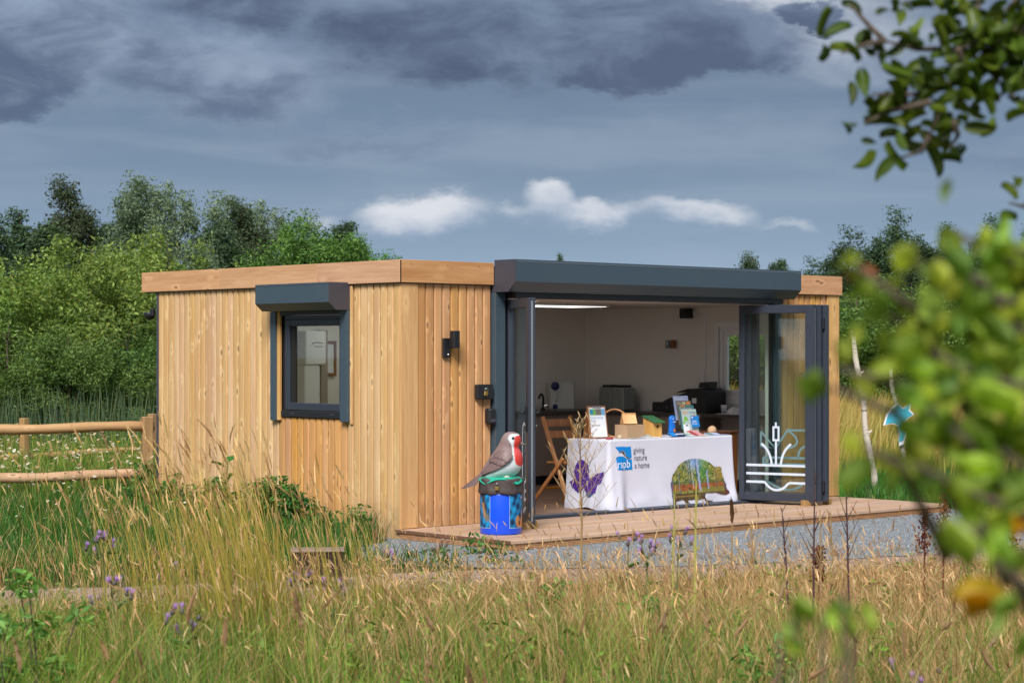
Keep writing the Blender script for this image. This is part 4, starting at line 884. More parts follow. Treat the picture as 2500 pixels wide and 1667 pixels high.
# the camera side of the bin is its local -Y
edge = mat('silver_edging', c(150, 170, 200), .4)
for a0, a1, fn, nm in ((rad(-176), rad(-121), picL, 'printed_panel'), (rad(-66), rad(-8), picR, 'printed_panel')):
    panel(a0, a1, .062, .362, fn, nm)
    q = MB()
    for i in range(20):
        A0, A1 = a0+(a1-a0)*i/20, a0+(a1-a0)*(i+1)/20
        for z in (.058,): q.add([(math.cos(A0)*.192,math.sin(A0)*.192,z),(math.cos(A1)*.192,math.sin(A1)*.192,z),(math.cos(A1)*.192,math.sin(A1)*.192,z+.005),(math.cos(A0)*.192,math.sin(A0)*.192,z+.005)], [(0,1,2,3)])
    e_ = a1 if fn is picL else a0
    q.add([(math.cos(e_-.014)*.192,math.sin(e_-.014)*.192,.058),(math.cos(e_+.014)*.192,math.sin(e_+.014)*.192,.058),(math.cos(e_+.014)*.192,math.sin(e_+.014)*.192,.364),(math.cos(e_-.014)*.192,math.sin(e_-.014)*.192,.364)], [(0,1,2,3)])
    q.build('panel_edging', edge, bin_)
# bark drum lid with lumpy rim
q = MB(); q.smooth = True; n_ = 72; prof = [(.186,.366),(.200,.364),(.206,.378),(.202,.41),(.200,.45),(.205,.485),(.200,.503),(.17,.508),(0,.508)]; vs = []
for r_, z in prof:
    for k in range(n_):
        a_ = 2*math.pi*k/n_; lump = .006*math.sin(5*a_+1)+.005*math.sin(11*a_+z*30)+.004*math.sin(23*a_+z*50); vs.append(((r_+lump*(r_ > .1))*math.cos(a_), (r_+lump*(r_ > .1))*math.sin(a_), z+(.004*math.sin(7*a_) if r_ > .1 else 0)))
q.add(vs, [(i*n_+k, i*n_+(k+1)%n_, (i+1)*n_+(k+1)%n_, (i+1)*n_+k) for i in range(len(prof)-1) for k in range(n_)]); lid = q.build('bark_lid', M['bark'], bin_)
q = MB(); n_ = 60; vs = [(0,0,.516)]
for k in range(n_):
    a_ = 2*math.pi*k/n_; vs.append((.185*math.cos(a_), .185*math.sin(a_), .514))
for k in range(n_):
    a_ = 2*math.pi*k/n_; ph = (k % 15)/15.; d_ = .012+.048*max(0, 1-abs(ph-.5)*2.6); vs.append((.210*math.cos(a_), .210*math.sin(a_), .510-d_*(1 if 30 < k < 60 else .5)))
q.add(vs, [(0,1+k,1+(k+1)%n_) for k in range(n_)]+[(1+k,1+n_+k,1+n_+(k+1)%n_,1+(k+1)%n_) for k in range(n_)]); q.build('painted_leaf', M['teal'], bin_)
padlock(bin_, 'padlock', (-.035,-.2105,.438), (0,rad(6),0), .8)
# robin: horizontal slices, back edge / front edge / half width
SL = [(182,738,742,.004),(187,700,795,.04),(200,672,832,.065),(220,652,856,.080),(250,630,874,.090),(280,616,880,.094),(310,604,879,.096),(340,590,868,.096),(365,576,852,.096),(385,563,848,.099),(410,547,860,.106),(440,526,876,.116),(480,496,893,.128),(520,468,901,.138),(560,442,902,.145),(600,417,897,.148),(640,392,884,.147),(680,366,863,.140),(715,346,838,.128),(745,336,808,.110),(770,336,785,.092),(790,350,768,.070),(800,380,745,.05)]
SY = np.array([s[0] for s in SL], float)
def body(Y_): return np.interp(Y_, SY, [s[1] for s in SL]), np.interp(Y_, SY, [s[2] for s in SL]), np.interp(Y_, SY, [s[3] for s in SL])
Ys = np.concatenate([np.linspace(182, 200, 8), np.linspace(204, 800, 92)]); na = 96; th = np.linspace(0, 2*np.pi, na, False)
YY, TH = np.meshgrid(Ys, th, indexing='ij'); B0, B1, BW = body(YY); xc = (B0+B1)/2; XX = xc+(B1-B0)/2*np.cos(TH); WY = BW*np.sin(TH)
taper = np.where((XX < xc) & (YY > 420), 1-.55*((xc-XX)/((B1-B0)/2+1e-6))**2*np.clip((YY-420)/200, 0, 1), 1.)
WY = WY*taper
V = np.stack([bx_(XX), WY, bzz(YY)], -1).reshape(-1,3)
I, J = np.meshgrid(np.arange(len(Ys)-1), np.arange(na), indexing='ij'); J2 = (J+1) % na; v00 = (I*na+J).ravel(); v01 = (I*na+J2).ravel(); v10 = ((I+1)*na+J).ravel(); v11 = ((I+1)*na+J2).ravel()
T = np.concatenate([np.stack([v00, v10, v11], 1), np.stack([v00, v11, v01], 1)])
def ss_(x, a_, b_): t_ = np.clip((x-a_)/(b_-a_), 0, 1); return t_*t_*(3-2*t_)
x_ = XX.ravel(); y_ = YY.ravel()
k = np.tile(c(128, 106, 104)[:3], (len(x_), 1)); k = blend(k, c(150, 130, 128), ss_(y_, 330, 200)*.6)
xw = np.interp(y_, [200,215,260,300,340,400,480,520,560,620,690,750,800], [790,735,708,728,752,764,768,760,700,610,500,418,400]); k = blend(k, c(206, 214, 216), ss_(x_, xw-9, xw+9)*(y_ > 205))
k = blend(k, c(176, 194, 192), ss_(y_, 600, 760)*ss_(x_, xw-9, xw+9)*.7)
xr = np.interp(y_, [222,236,260,300,340,380,420,480,540,580,605,625], [880,802,794,789,782,784,786,792,796,806,826,880]); k = blend(k, c(206, 60, 52), ss_(x_, xr-8, xr+8)*(y_ > 218)*ss_(y_, 632, 612)); k = blend(k, c(222, 100, 104), ss_(x_, xr-8, xr+8)*np.exp(-((y_-430)/45)**2)*.55)
rob = empty('robin', bin_)
rob_b = ob('body', npmesh('body', V, T, M['paint'], k, True), rob)
for s_ in (-1, 1):                                             # eyes, beak
    q = MB(); q.smooth = True; q.lathe([(0,-.017),(.010,-.013),(.0165,0),(.010,.013),(0,.017)], 16); q.build('eye', M['black'], rob, (bx_(774), s_*.083, bzz(262)), (rad(90),0,0))
q = MB(); q.smooth = True; q.tube([(bx_(838),0,bzz(328)),(bx_(862),0,bzz(330)),(bx_(900),0,bzz(338)),(bx_(940),0,bzz(352))], [.022,.018,.012,.003], 12); q.build('beak', mat('grey_beak_paint', c(124, 112, 104), .35, var=.3, scale=60), rob)
q = MB(); q.add([(bx_(320),-.045,bzz(742)),(bx_(320),.045,bzz(742)),(bx_(345),.05,bzz(800)),(bx_(345),-.05,bzz(800)),(bx_(98),-.022,bzz(918)),(bx_(98),.022,bzz(918)),(bx_(150),.026,bzz(912)),(bx_(150),-.026,bzz(912)),(bx_(300),.048,bzz(868)),(bx_(300),-.048,bzz(868)),(bx_(400),-.05,bzz(700)),(bx_(400),.05,bzz(700))],
    [(10,11,1,0),(0,1,5,4),(4,5,6,7),(7,6,8,9),(9,8,2,3),(0,4,7,9),(0,9,3),(1,8,6,5),(1,2,8),(10,0,3),(11,2,1),(10,3,2,11)]); q.build('tail', mat('robin_brown_paint', c(112, 90, 88), .5, var=.15, scale=30), rob)
fbrown = mat('feather_brown_paint', c(118, 94, 92), .5, var=.12, scale=40); fdark = mat('feather_outline_paint', c(56, 42, 44), .6, var=.1)
def surf(X_, Y_, s_):
    b0, b1, w = body(Y_); xm = (b0+b1)/2; h = (b1-b0)/2; u_ = np.clip(1-((X_-xm)/h)**2, .02, 1); tp = 1-.55*((xm-X_)/h)**2*np.clip((Y_-420)/200, 0, 1) if X_ < xm else 1.
    return s_*w*math.sqrt(u_)*tp
def feather(x0, y0, x1, y1, w, lift, s_):
    d_ = Vector((x1-x0, y1-y0)); L = d_.length; d_ /= L; nn = Vector((-d_.y, d_.x))
    def shape(g, w2, l2, L2):
        vs = [];   m_ = 9
        for i in range(m_):
            f = i/(m_-1); ww = w2*(1-(1-min(1, f*4))**2*.4)*(math.sqrt(max(0, 1-((f-.72)/.28)**2)) if f > .72 else 1); p = Vector((x0, y0))+d_*(f*L2)
            for e in (-1, 0, 1):
                c_ = p+nn*ww*e; yy = surf(c_.x, c_.y, s_); vs.append((bx_(c_.x), yy+s_*(l2+(.003 if e == 0 else 0)), bzz(c_.y)))
        g.add(vs, [(3*i+k,3*i+k+1,3*i+k+4,3*i+k+3) for i in range(m_-1) for k in (0,1)])
    g = MB(); shape(g, w+4.5, lift-.0015, L+5); g.cur = 1; g.smooth = True; shape(g, w, lift, L); g.build('feather', [fdark, fbrown], wing)
for s_ in (-1, 1):
    wing = empty('wing', rob)
    for i, (x0,y0,x1,y1,w) in enumerate([(560,520,335,765,13),(580,535,345,758,13),(600,548,360,748,13),(625,560,385,732,14),(655,570,420,712,14),(690,575,465,690,14)]): feather(x0,y0,x1,y1,w,.010+.0022*i,s_)
    for i, (x0,y0,x1,y1,w) in enumerate([(600,500,470,560,22),(650,505,520,575,22),(700,515,560,598,22),(745,520,610,605,20)]): feather(x0,y0,x1,y1,w,.022+.002*i,s_)
    for i, (x0,y0,x1,y1,w) in enumerate([(640,420,530,505,24),(690,425,580,520,25),(735,440,630,535,26),(765,470,670,560,24)]): feather(x0,y0,x1,y1,w,.028+.002*i,s_)
q = MB(); q.smooth = True; q.tube([(bx_(620),-.07,bzz(765)),(bx_(690),-.085,bzz(755)),(bx_(735),-.085,bzz(772))], [.02,.022,.012], 10); q.build('foot', mat('cream_foot_paint', c(200, 190, 170), .5), rob)
q = MB(); q.smooth = True
for i in range(3): q.tube([(bx_(860),-.06+i*.03,bzz(775)),(bx_(895),-.07+i*.04,bzz(772)),(bx_(908),-.07+i*.04,bzz(805))], [.012,.014,.008], 8)
q.build('root_knot', M['bark'], lid)
# ------------------------------------------------------------------ grasses
def world_xy(r, d): return np.stack([CAM.x+RT.x*r+FW.x*d, CAM.y+RT.y*r+FW.y*d], -1)
def vnoise(x, y, s, seed):
    """smooth value noise"""
    g = np.random.default_rng(seed).random((64, 64)); X = x/s+100.3; Y = y/s+100.7; i = np.floor(X).astype(int); j = np.floor(Y).astype(int); fx = X-i; fy = Y-j
    fx = fx*fx*(3-2*fx); fy = fy*fy*(3-2*fy); q = lambda a, b_: g[a % 64, b_ % 64]
    return (q(i,j)*(1-fx)+q(i+1,j)*fx)*(1-fy)+(q(i,j+1)*(1-fx)+q(i+1,j+1)*fx)*fy
def blades(P, h, w, cb, ct, bend=.25, seg=3, lean=None, z0=GZ, stiff=1.6):
    """P (n,2) roots; tapering curved blades; colour base->tip"""
    n = len(P); a = rng.uniform(0, 2*np.pi, n); dirx, diry = np.cos(a), np.sin(a); b_ = bend*h*rng.uniform(.2, 1.3, n)
    ox, oy = dirx*b_, diry*b_
    if lean is not None: ox = ox+lean[0]*h*rng.uniform(.6, 1.3, n); oy = oy+lean[1]*h*rng.uniform(.6, 1.3, n)   # lean: one vector or one per blade
    fa = rng.uniform(0, 2*np.pi, n); sx, sy = np.cos(fa), np.sin(fa); vs = []; cs = []; 
    for k in range(seg+1):
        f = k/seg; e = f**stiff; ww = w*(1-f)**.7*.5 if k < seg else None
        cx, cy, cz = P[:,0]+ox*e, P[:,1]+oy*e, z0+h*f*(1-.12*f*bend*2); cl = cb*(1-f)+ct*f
        if k < seg:
            vs += [np.stack([cx-sx*ww, cy-sy*ww, cz], 1), np.stack([cx+sx*ww, cy+sy*ww, cz], 1)]; cs += [cl, cl]
        else: vs.append(np.stack([cx, cy, cz], 1)); cs.append(cl)
    m_ = 2*seg+1; V = np.stack(vs, 1); K = np.stack(cs, 1); t = []
    for k in range(seg-1): t += [(2*k,2*k+1,2*k+3),(2*k,2*k+3,2*k+2)]
    t.append((2*seg-2, 2*seg-1, 2*seg)); T = (np.array(t)[None]+m_*np.arange(n)[:,None,None]).reshape(-1,3)
    return V.reshape(-1,3), T, K.reshape(-1,3), V[:,-1], np.stack([ox*stiff, oy*stiff, h], 1)
def heads(tip, dr, L, r, col):
    """feathery seed heads: a four-sided spindle and loose spikelets along the stem end"""
    n = len(tip); u_ = dr/np.linalg.norm(dr, axis=1, keepdims=True); a = np.cross(u_, [0,0,1.]); a[np.linalg.norm(a, axis=1) < 1e-4] = (1,0,0); a /= np.linalg.norm(a, axis=1, keepdims=True); b_ = np.cross(u_, a); vs = []
    L = L[:,None]; r = r[:,None]; droop = rng.normal(0, .25, (n,3))*[1,1,.3]
    for f, g in ((0,.25),(.35,1.),(.7,.7)):
        c_ = tip+u_*L*f+droop*L*f*f
        vs += [c_+a*r*g, c_+b_*r*g, c_-a*r*g, c_-b_*r*g]
    vs.append(tip+u_*L+droop*L)
    for k in range(8):
        f = rng.uniform(.02, .9, (n,1)); an = rng.uniform(0, 6.28, (n,1)); o_ = (a*np.cos(an)+b_*np.sin(an)); c_ = tip+u_*L*f+droop*L*f*f; tp = c_+o_*r*rng.uniform(1.2, 2.6, (n,1))+u_*L*.16
        s_ = np.cross(o_, u_)*r*.55; vs += [c_+s_, c_-s_, tp]
    V = np.stack(vs, 1); m_ = V.shape[1]; t = []
    for k in range(2):
        for j in range(4): p, q_ = 4*k+j, 4*k+(j+1)%4; t += [(p,q_,q_+4),(p,q_+4,p+4)]
    for j in range(4): t.append((8+j, 8+(j+1)%4, 12))
    for k in range(8): t.append((13+3*k, 14+3*k, 15+3*k))
    T = (np.array(t)[None]+m_*np.arange(n)[:,None,None]).reshape(-1,3); K = np.repeat((col*rng.uniform(.75, 1.2, (n,1)))[:,None], m_, 1)
    return V.reshape(-1,3), T, K.reshape(-1,3)
def join(parts):
    V, T, K, o_ = [], [], [], 0
    for v, t, k in parts: V.append(v); T.append(t+o_); K.append(k); o_ += len(v)
    return np.concatenate(V), np.concatenate(T), np.concatenate(K)
def stuff(name, parts, label, cat, m_='grass'):
    V, T, K = join(parts); return tag(ob(name, npmesh(name, V, T, M[m_], K)), label, cat, kind='stuff')
def pal(n, cols, wts=None):
    cols = np.array([x[:3] for x in cols]); return cols[rng.choice(len(cols), n, p=wts)]*rng.uniform(.75, 1.25, (n,1))
GREEN = [c(102,136,44), c(124,154,56), c(84,116,40), c(150,166,72), c(112,142,70)]
STRAW = [c(218,182,128), c(236,206,152), c(204,160,112), c(214,180,118), c(192,146,102)]
LUSH = [c(60,106,38), c(78,126,44), c(48,88,36), c(96,142,54)]
CABIN = [(-.06,-.02),(6.6,-.02),(6.6,4.3),(-.06,4.3)]; DECKP = [(-.1,-1.6),(6.5,-1.6),(6.5,.1),(-.1,.1)]
def scatter(n, r0, r1, d0, d1, fan=0.):
    """uniform over a strip of ground seen from the photographer (fan widens it with distance)"""
    d = rng.uniform(d0, d1, n); r = rng.uniform(0, 1, n)*(r1-r0)+r0; r = r*(1+fan*(d-d0)); return r, d, world_xy(r, d)
def free(P, *polys):
    k = np.ones(len(P), bool)
    for p in polys: k &= ~inside(p, P[:,0], P[:,1])
    return k
WIND = (-RT.x*.16, -RT.y*.16)
# --- meadow in front of the path: tussocks that fan out, with thin growth between them
edge = lambda q_: np.interp(q_, [6, 9, 10.3, 11.3, 12.3, 13.5, 15, 17], [.66, .60, .50, .37, .28, .23, .18, .14])
PEDGE = ([-10,-5.4,-2.9,-1.6,.3,3,7.4,16], [-.4,-2.35,-3.15,-3.6,-4.35,-5.2,-7.3,-11])
def sward(n):
    d = np.sqrt(rng.uniform(7.2**2, 16.9**2, n)); r = rng.uniform(-1, 1, n)*(.275*d+.9); P = world_xy(r, d); k = free(P, PATH, GRAV, DECKP, CABIN) & (P[:,1] < np.interp(P[:,0], *PEDGE)+.05); return r[k], d[k], P[k]
def dryness(r, d, P): return np.clip(.10+.62*vnoise(P[:,0], P[:,1], .9, 5)+.30*np.clip((d-11.4)/2.4, 0, 1)-.22*np.clip((11.2-d)/2, 0, 1)+.10*np.clip(r, -1.5, 2.5), 0, 1)
rt, dt_, Pt = sward(3300); nt_ = len(Pt); nb_ = rng.integers(9, 34, nt_); ti = np.repeat(np.arange(nt_), nb_); n = len(ti)
off_ = rng.normal(0, 1, (n,2))*rng.uniform(.02, .055, nt_)[ti][:,None]; P = Pt[ti]+off_; d = dt_[ti]; tuft_h = (.40+.85*rng.random(nt_)**1.6)*(.6+.6*vnoise(Pt[:,0], Pt[:,1], .8, 3)); tuft_lean = rng.normal(0, .22, (nt_,2))
dry_t = np.clip(dryness(rt, dt_, Pt)+rng.normal(0, .22, nt_), 0, 1); isdry = rng.random(n) < np.clip(dry_t[ti]*1.1-.05, .04, .95); tone = rng.uniform(.72, 1.25, (nt_,1))[ti]
gt = np.array([x[:3] for x in GREEN])[rng.integers(0, len(GREEN), nt_)][ti]
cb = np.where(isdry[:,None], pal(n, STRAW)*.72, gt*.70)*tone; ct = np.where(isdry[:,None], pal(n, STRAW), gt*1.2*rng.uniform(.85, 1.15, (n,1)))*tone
lean = (tuft_lean[ti]+off_/.05*.30+rng.normal(0, .10, (n,2))).T
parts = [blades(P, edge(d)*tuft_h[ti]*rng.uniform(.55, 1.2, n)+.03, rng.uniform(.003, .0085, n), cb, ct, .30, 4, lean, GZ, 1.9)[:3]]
r, d, P = sward(24000); n = len(P); isdry = rng.random(n) < np.clip(dryness(r, d, P)*1.05, .06, .9)
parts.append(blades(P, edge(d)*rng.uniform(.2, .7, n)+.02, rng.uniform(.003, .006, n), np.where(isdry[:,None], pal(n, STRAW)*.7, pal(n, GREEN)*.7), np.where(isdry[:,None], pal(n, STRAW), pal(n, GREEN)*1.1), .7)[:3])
# flowering stems
NS = 15000; d2 = np.sqrt(rng.uniform(7.4**2, 16.7**2, NS)); r2 = rng.uniform(-1, 1, NS)*(.275*d2+.9); P2 = world_xy(r2, d2); below2 = np.interp(P2[:,0], [-10,-5.4,-2.9,-1.6,.3,3,7.4,16], [-.4,-2.35,-3.15,-3.6,-4.35,-5.2,-7.3,-11])
k = (P2[:,1] < below2+.1) & free(P2, GRAV, DECKP) & (rng.random(NS) < (.22+.9*vnoise(P2[:,0], P2[:,1], .8, 9)**1.4)*(.30+.70*np.clip((d2-9.6)/2.4, 0, 1))*np.where(r2 < -1.6, .5, 1.)); d2, r2, P2 = d2[k], r2[k], P2[k]; n = len(P2)
h2 = (edge(d2)*1.15+.05)*rng.uniform(.55, 1.15, n)*(.8+.35*vnoise(P2[:,0], P2[:,1], 1.3, 12))+np.where(rng.random(n) < .09, rng.uniform(.08, .28, n), 0)
V, T, K, tip, dr = blades(P2, h2, rng.uniform(.0028, .0048, n), pal(n, [c(160,144,78), c(186,146,96), c(140,130,66)]), pal(n, STRAW), .16, 4, WIND); parts.append((V, T, K))
parts.append(heads(tip, dr+rng.normal(0, .15, dr.shape), rng.uniform(.03, .085, n), rng.uniform(.0024, .0046, n), pal(n, [c(228,192,140), c(214,174,124), c(190,150,114), c(236,208,160)])))
# bent and broken straw lying through the sward
NM = 7000; d3 = np.sqrt(rng.uniform(8.5**2, 15.5**2, NM)); r3 = rng.uniform(-1, 1, NM)*(.275*d3+.9); P3 = world_xy(r3, d3); k = free(P3, PATH, GRAV, DECKP) & (P3[:,1] < np.interp(P3[:,0], [-10,-5.4,-2.9,-1.6,.3,3,7.4,16], [-.4,-2.35,-3.15,-3.6,-4.35,-5.2,-7.3,-11])) & (rng.random(NM) < .2+vnoise(P3[:,0], P3[:,1], .7, 41)); P3 = P3[k]; d3 = d3[k]; n = len(P3)
parts.append(blades(P3, edge(d3)*rng.uniform(.3, .8, n), rng.uniform(.003, .006, n), pal(n, STRAW)*.7, pal(n, STRAW)*1.05, 1.5, 4, None, GZ, 1.3)[:3])
# single taller stems that stand clear of the sward
n = 420; d4 = rng.uniform(11.2, 15.0, n); r4 = rng.uniform(-.26, .26, n)*d4*np.where(rng.random(n) < .72, 1., .6)+np.where(rng.random(n) < .55, .5, 0); P4 = world_xy(r4, d4); k = free(P4, GRAV, DECKP, PATH); P4 = P4[k]; d4 = d4[k]; n = len(P4)
h4 = np.clip(1.749-(rng.uniform(1225, 1420, n)-858)/4957*d4, .2, .95)
V, T, K, tip, dr = blades(P4, h4, rng.uniform(.003, .0045, n), pal(n, [c(170,150,84), c(190,160,100)]), pal(n, STRAW), .14, 5, WIND); parts += [(V, T, K), heads(tip, dr+rng.normal(0, .12, dr.shape), rng.uniform(.04, .10, n), rng.uniform(.0028, .005, n), pal(n, STRAW))]
stuff('meadow_grass', parts, 'tall mixed green and straw coloured meadow grass in the foreground', 'grass')
# grass creeping over the edges of path and gravel
eds = []
for poly in (PATH, GRAV):
    for i, a_ in enumerate(poly):
        b_ = poly[(i+1) % len(poly)]; L_e = math.dist(a_, b_); m_ = int(L_e*90); f = rng.random(m_); eds.append(np.column_stack([a_[0]+(b_[0]-a_[0])*f, a_[1]+(b_[1]-a_[1])*f])+rng.normal(0, .07, (m_,2)))
P = np.concatenate(eds); k = free(P, DECKP, CABIN) & (np.hypot(P[:,0]-CAM.x, P[:,1]-CAM.y) < 26) & (vnoise(P[:,0], P[:,1], .35, 51) > .42); P = P[k]; n = len(P); gr_ = rng.random(n) < .55
stuff('edge_grass', [blades(P, rng.uniform(.03, .16, n), rng.uniform(.004, .008, n), np.where(gr_[:,None], pal(n, LUSH)*.8, pal(n, STRAW)*.8), np.where(gr_[:,None], pal(n, LUSH), pal(n, STRAW)), .6)[:3]], 'tufts of short grass creeping over the edges of the path and gravel', 'grass')
# low broad-leaved herbs in the sward
rh, dh, Ph = sward(420); nh_ = len(Ph); Ch = np.column_stack([Ph, GZ+edge(dh)*rng.uniform(.15, .75, nh_)])
HERBS = (Ch, np.full(nh_, .07))
# --- tall leaning clump left of centre
parts = []
for (cr, cdp, n, hh, sp) in ((-1.50,12.2,150,1.08,.20),(-1.80,12.8,150,1.16,.24),(-2.1,12.4,80,1.06,.26),(-2.5,12.9,40,.96,.34),(-1.05,12.9,60,.88,.26),(-1.55,11.3,60,1.0,.24)):
    rr_ = cr+rng.normal(0, sp*.7, n); dd = cdp+rng.normal(0, .35, n); P = world_xy(rr_, dd); hL = hh*rng.uniform(.6, 1.15, n)
    V, T, K, tip, dr = blades(P, hL, rng.uniform(.005, .010, n), pal(n, [c(130,136,44), c(156,144,50), c(112,122,44)]), pal(n, [c(218,186,100), c(206,168,86), c(196,176,92)]), .12, 5, (-RT.x*.17, -RT.y*.17), stiff=1.8); parts.append((V, T, K))
    j = rng.random(n) < .5; m_ = int(j.sum()); parts.append(heads(tip[j], dr[j], rng.uniform(.08, .16, m_), rng.uniform(.0035, .006, m_), pal(m_, STRAW)))
stuff('tall_grass_clump', parts, 'clump of tall yellow green grass leaning left in front of the side wall', 'grass')
# --- blurred seed heads close to the photographer
n = 46; rr_ = rng.uniform(-1.9, 1.7, n); dd = rng.uniform(5.6, 7.4, n); P = world_xy(rr_, dd); hL = rng.uniform(.55, .90, n)
V, T, K, tip, dr = blades(P, hL, np.full(n, .006), pal(n, [c(140,130,70)]), pal(n, STRAW), .22, 5, (RT.x*.05, RT.y*.05)); 
stuff('near_grass_stems', [(V, T, K), heads(tip, dr+rng.normal(0, .25, dr.shape), rng.uniform(.07, .13, n), rng.uniform(.006, .011, n), pal(n, [c(172,134,98), c(150,114,84)]))], 'out of focus brown grass seed heads close to the photographer', 'grass')
# --- green grass between path and cabin, and round the fence
NL = 46000; d = np.sqrt(rng.uniform(14.5**2, 27.5**2, NL)); r = rng.uniform(-1, -.02, NL)*(.27*d+.5)*1.0; P = world_xy(r, d)
k = free(P, PATH, GRAV, DECKP, CABIN) & (P[:,1] > np.interp(P[:,0], [-10,-5.4,-2.9,-1.6,.3], [-.2,-1.6,-2.1,-2.3,-2.2])); r, d, P = r[k], d[k], P[k]; n = len(P)
dens = vnoise(P[:,0], P[:,1], .7, 21); near_wall = np.exp(-np.clip(-P[:,0]-.15, 0, 9)/.35)*(P[:,1] > .1)*(P[:,1] < 4.2)
h = (.12+.22*dens)*rng.uniform(.6, 1.3, n)+.10*near_wall*rng.random(n); isdry = rng.random(n) < .10+.45*np.clip((17.6-d)/2, 0, 1)*vnoise(P[:,0], P[:,1], .9, 8)
cb = np.where(isdry[:,None], pal(n, STRAW)*.8, pal(n, LUSH)*.75); ct = np.where(isdry[:,None], pal(n, STRAW), pal(n, LUSH)*1.1)
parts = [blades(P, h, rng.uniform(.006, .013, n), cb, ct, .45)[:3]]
n = 170; rr_, dd, P = scatter(n, -5.6, -1.0, 15.5, 20); k = free(P, PATH, GRAV, DECKP, CABIN) & (P[:,1] > np.interp(P[:,0], [-10,-5.4,-2.9,-1.6,.3], [-.2,-1.6,-2.1,-2.3,-2.2])); P = P[k]; n = len(P)
V, T, K, tip, dr = blades(P, rng.uniform(.35, .6, n), np.full(n, .005), pal(n, [c(130,134,60)]), pal(n, STRAW), .2, 4, WIND); parts += [(V, T, K), heads(tip, dr, rng.uniform(.05, .10, n), rng.uniform(.004, .007, n), pal(n, STRAW))]
stuff('lawn_grass', parts, 'lush green grass between the gravel path and the cabin side wall', 'grass')
# green grass right of the deck
n = 16000; d = np.sqrt(rng.uniform(20.5**2, 33**2, n)); r = rng.uniform(.135, .33, n)*d; P = world_xy(r, d); k = free(P, CABIN, DECKP, GRAV) & (P[:,0] > 5.8); P = P[k]; d = d[k]; n = len(P)
stuff('verge_grass', [blades(P, rng.uniform(.08, .24, n), rng.uniform(.010, .02, n), pal(n, LUSH)*.85, pal(n, LUSH)*1.25, .4)[:3]], 'short bright green grass beyond the right end of the deck', 'grass')
# dry field to the right and behind
n = 24000; d = np.sqrt(rng.uniform(27.5**2, 60**2, n)); r = rng.uniform(.08, .36, n)*d; P = world_xy(r, d); k = free(P, CABIN) & (P[:,0] > 7.2); P = P[k]; d = d[k]; n = len(P); fld = vnoise(P[:,0], P[:,1], 3., 31)
GOLD = [c(206,176,104), c(216,190,122), c(190,150,88), c(196,140,92)]
V, T, K, tip, dr = blades(P, rng.uniform(.6, 1.15, n)*(.75+.4*fld), rng.uniform(.014, .03, n), pal(n, [c(140,146,60), c(170,150,80)]), pal(n, GOLD), .22, 3, (RT.x*.18, RT.y*.18))
stuff('dry_field_grass', [(V, T, K)], 'tall golden dry grass field right of the cabin', 'grass')
# rough ground grass left, behind the fence, thinning out to the trees
n = 26000; d = np.sqrt(rng.uniform(24**2, 46**2, n)); r = -rng.uniform(.10, .36, n)*d; P = world_xy(r, d); k = free(P, CABIN) & ((P[:,1] > 4.5) | (P[:,0] < -.3)); P = P[k]; d = d[k]; n = len(P)
stuff('rough_grass', [blades(P, rng.uniform(.2, .55, n), rng.uniform(.012, .028, n), pal(n, GREEN+[c(150,140,84)])*.8, pal(n, GREEN+[c(178,160,100)])*1.1, .35)[:3]], 'rough green grass behind the post and rail fence', 'grass')
# reeds at the wet edge
n = 1100; d = rng.uniform(33, 40, n); r = -rng.uniform(.155, .30, n)*d; P = world_xy(r, d)
stuff('reeds', [blades(P, rng.uniform(.5, 1.35, n), rng.uniform(.018, .034, n), pal(n, [c(48,74,48), c(60,84,58)]), pal(n, [c(84,110,84), c(100,124,88), c(120,132,90)]), .16, 4)[:3]], 'blue green reeds standing below the willow bushes', 'reeds')
# wildflowers in the rough grass behind the fence: white daisies, a few yellow and pink
parts = []
def flower_disc(Pc, rad_, col, cen):
    n = len(Pc); m_ = 9; a = np.linspace(0, 2*np.pi, m_, False); tx = rng.normal(0, .35, (n,2)); V = np.zeros((n, m_+1, 3)); V[:,0] = Pc; V[:,0,2] += rad_*.25
    V[:,1:,0] = Pc[:,None,0]+rad_[:,None]*np.cos(a); V[:,1:,1] = Pc[:,None,1]+rad_[:,None]*np.sin(a); V[:,1:,2] = Pc[:,None,2]+rad_[:,None]*(np.cos(a)*tx[:,:1]+np.sin(a)*tx[:,1:])
    t = np.array([(0,1+k,1+(k+1)%m_) for k in range(m_)]); T = (t[None]+(m_+1)*np.arange(n)[:,None,None]).reshape(-1,3); K = np.repeat(col[:,None], m_+1, 1).copy(); K[:,0] = cen[:3]; return V.reshape(-1,3), T, K.reshape(-1,3)
n = 760; d = rng.uniform(22.5, 34, n); r = -rng.uniform(.15, .27, n)*d; P = world_xy(r, d); k = free(P, CABIN) & ((P[:,1] > 4.6) | (P[:,0] < -.5)); P = P[k]; n = len(P); hh = rng.uniform(.30, .62, n)
parts.append(blades(P, hh, np.full(n, .008), pal(n, GREEN), pal(n, GREEN), .02, 2)[:3]); parts.append(flower_disc(np.column_stack([P, GZ+hh]), rng.uniform(.012, .026, n), pal(n, [c(232,232,226), c(240,240,238), c(222,206,180), c(220,190,60), c(196,110,150), c(200,170,160)], [.28,.22,.22,.05,.08,.15]), c(214,180,60)))
n = 90; d = rng.uniform(17, 23, n); r = -rng.uniform(.16, .265, n)*d; P = world_xy(r, d); k = free(P, CABIN, PATH); P = P[k]; n = len(P); hh = rng.uniform(.25, .42, n)
parts.append(blades(P, hh, np.full(n, .006), pal(n, GREEN), pal(n, GREEN), .02, 2)[:3]); parts.append(flower_disc(np.column_stack([P, GZ+hh]), rng.uniform(.010, .02, n), pal(n, [c(236,236,230), c(150,120,190)], [.7,.3]), c(214,180,60)))
stuff('wildflowers', parts, 'white daisies and other small wildflowers around the fence', 'flowers')

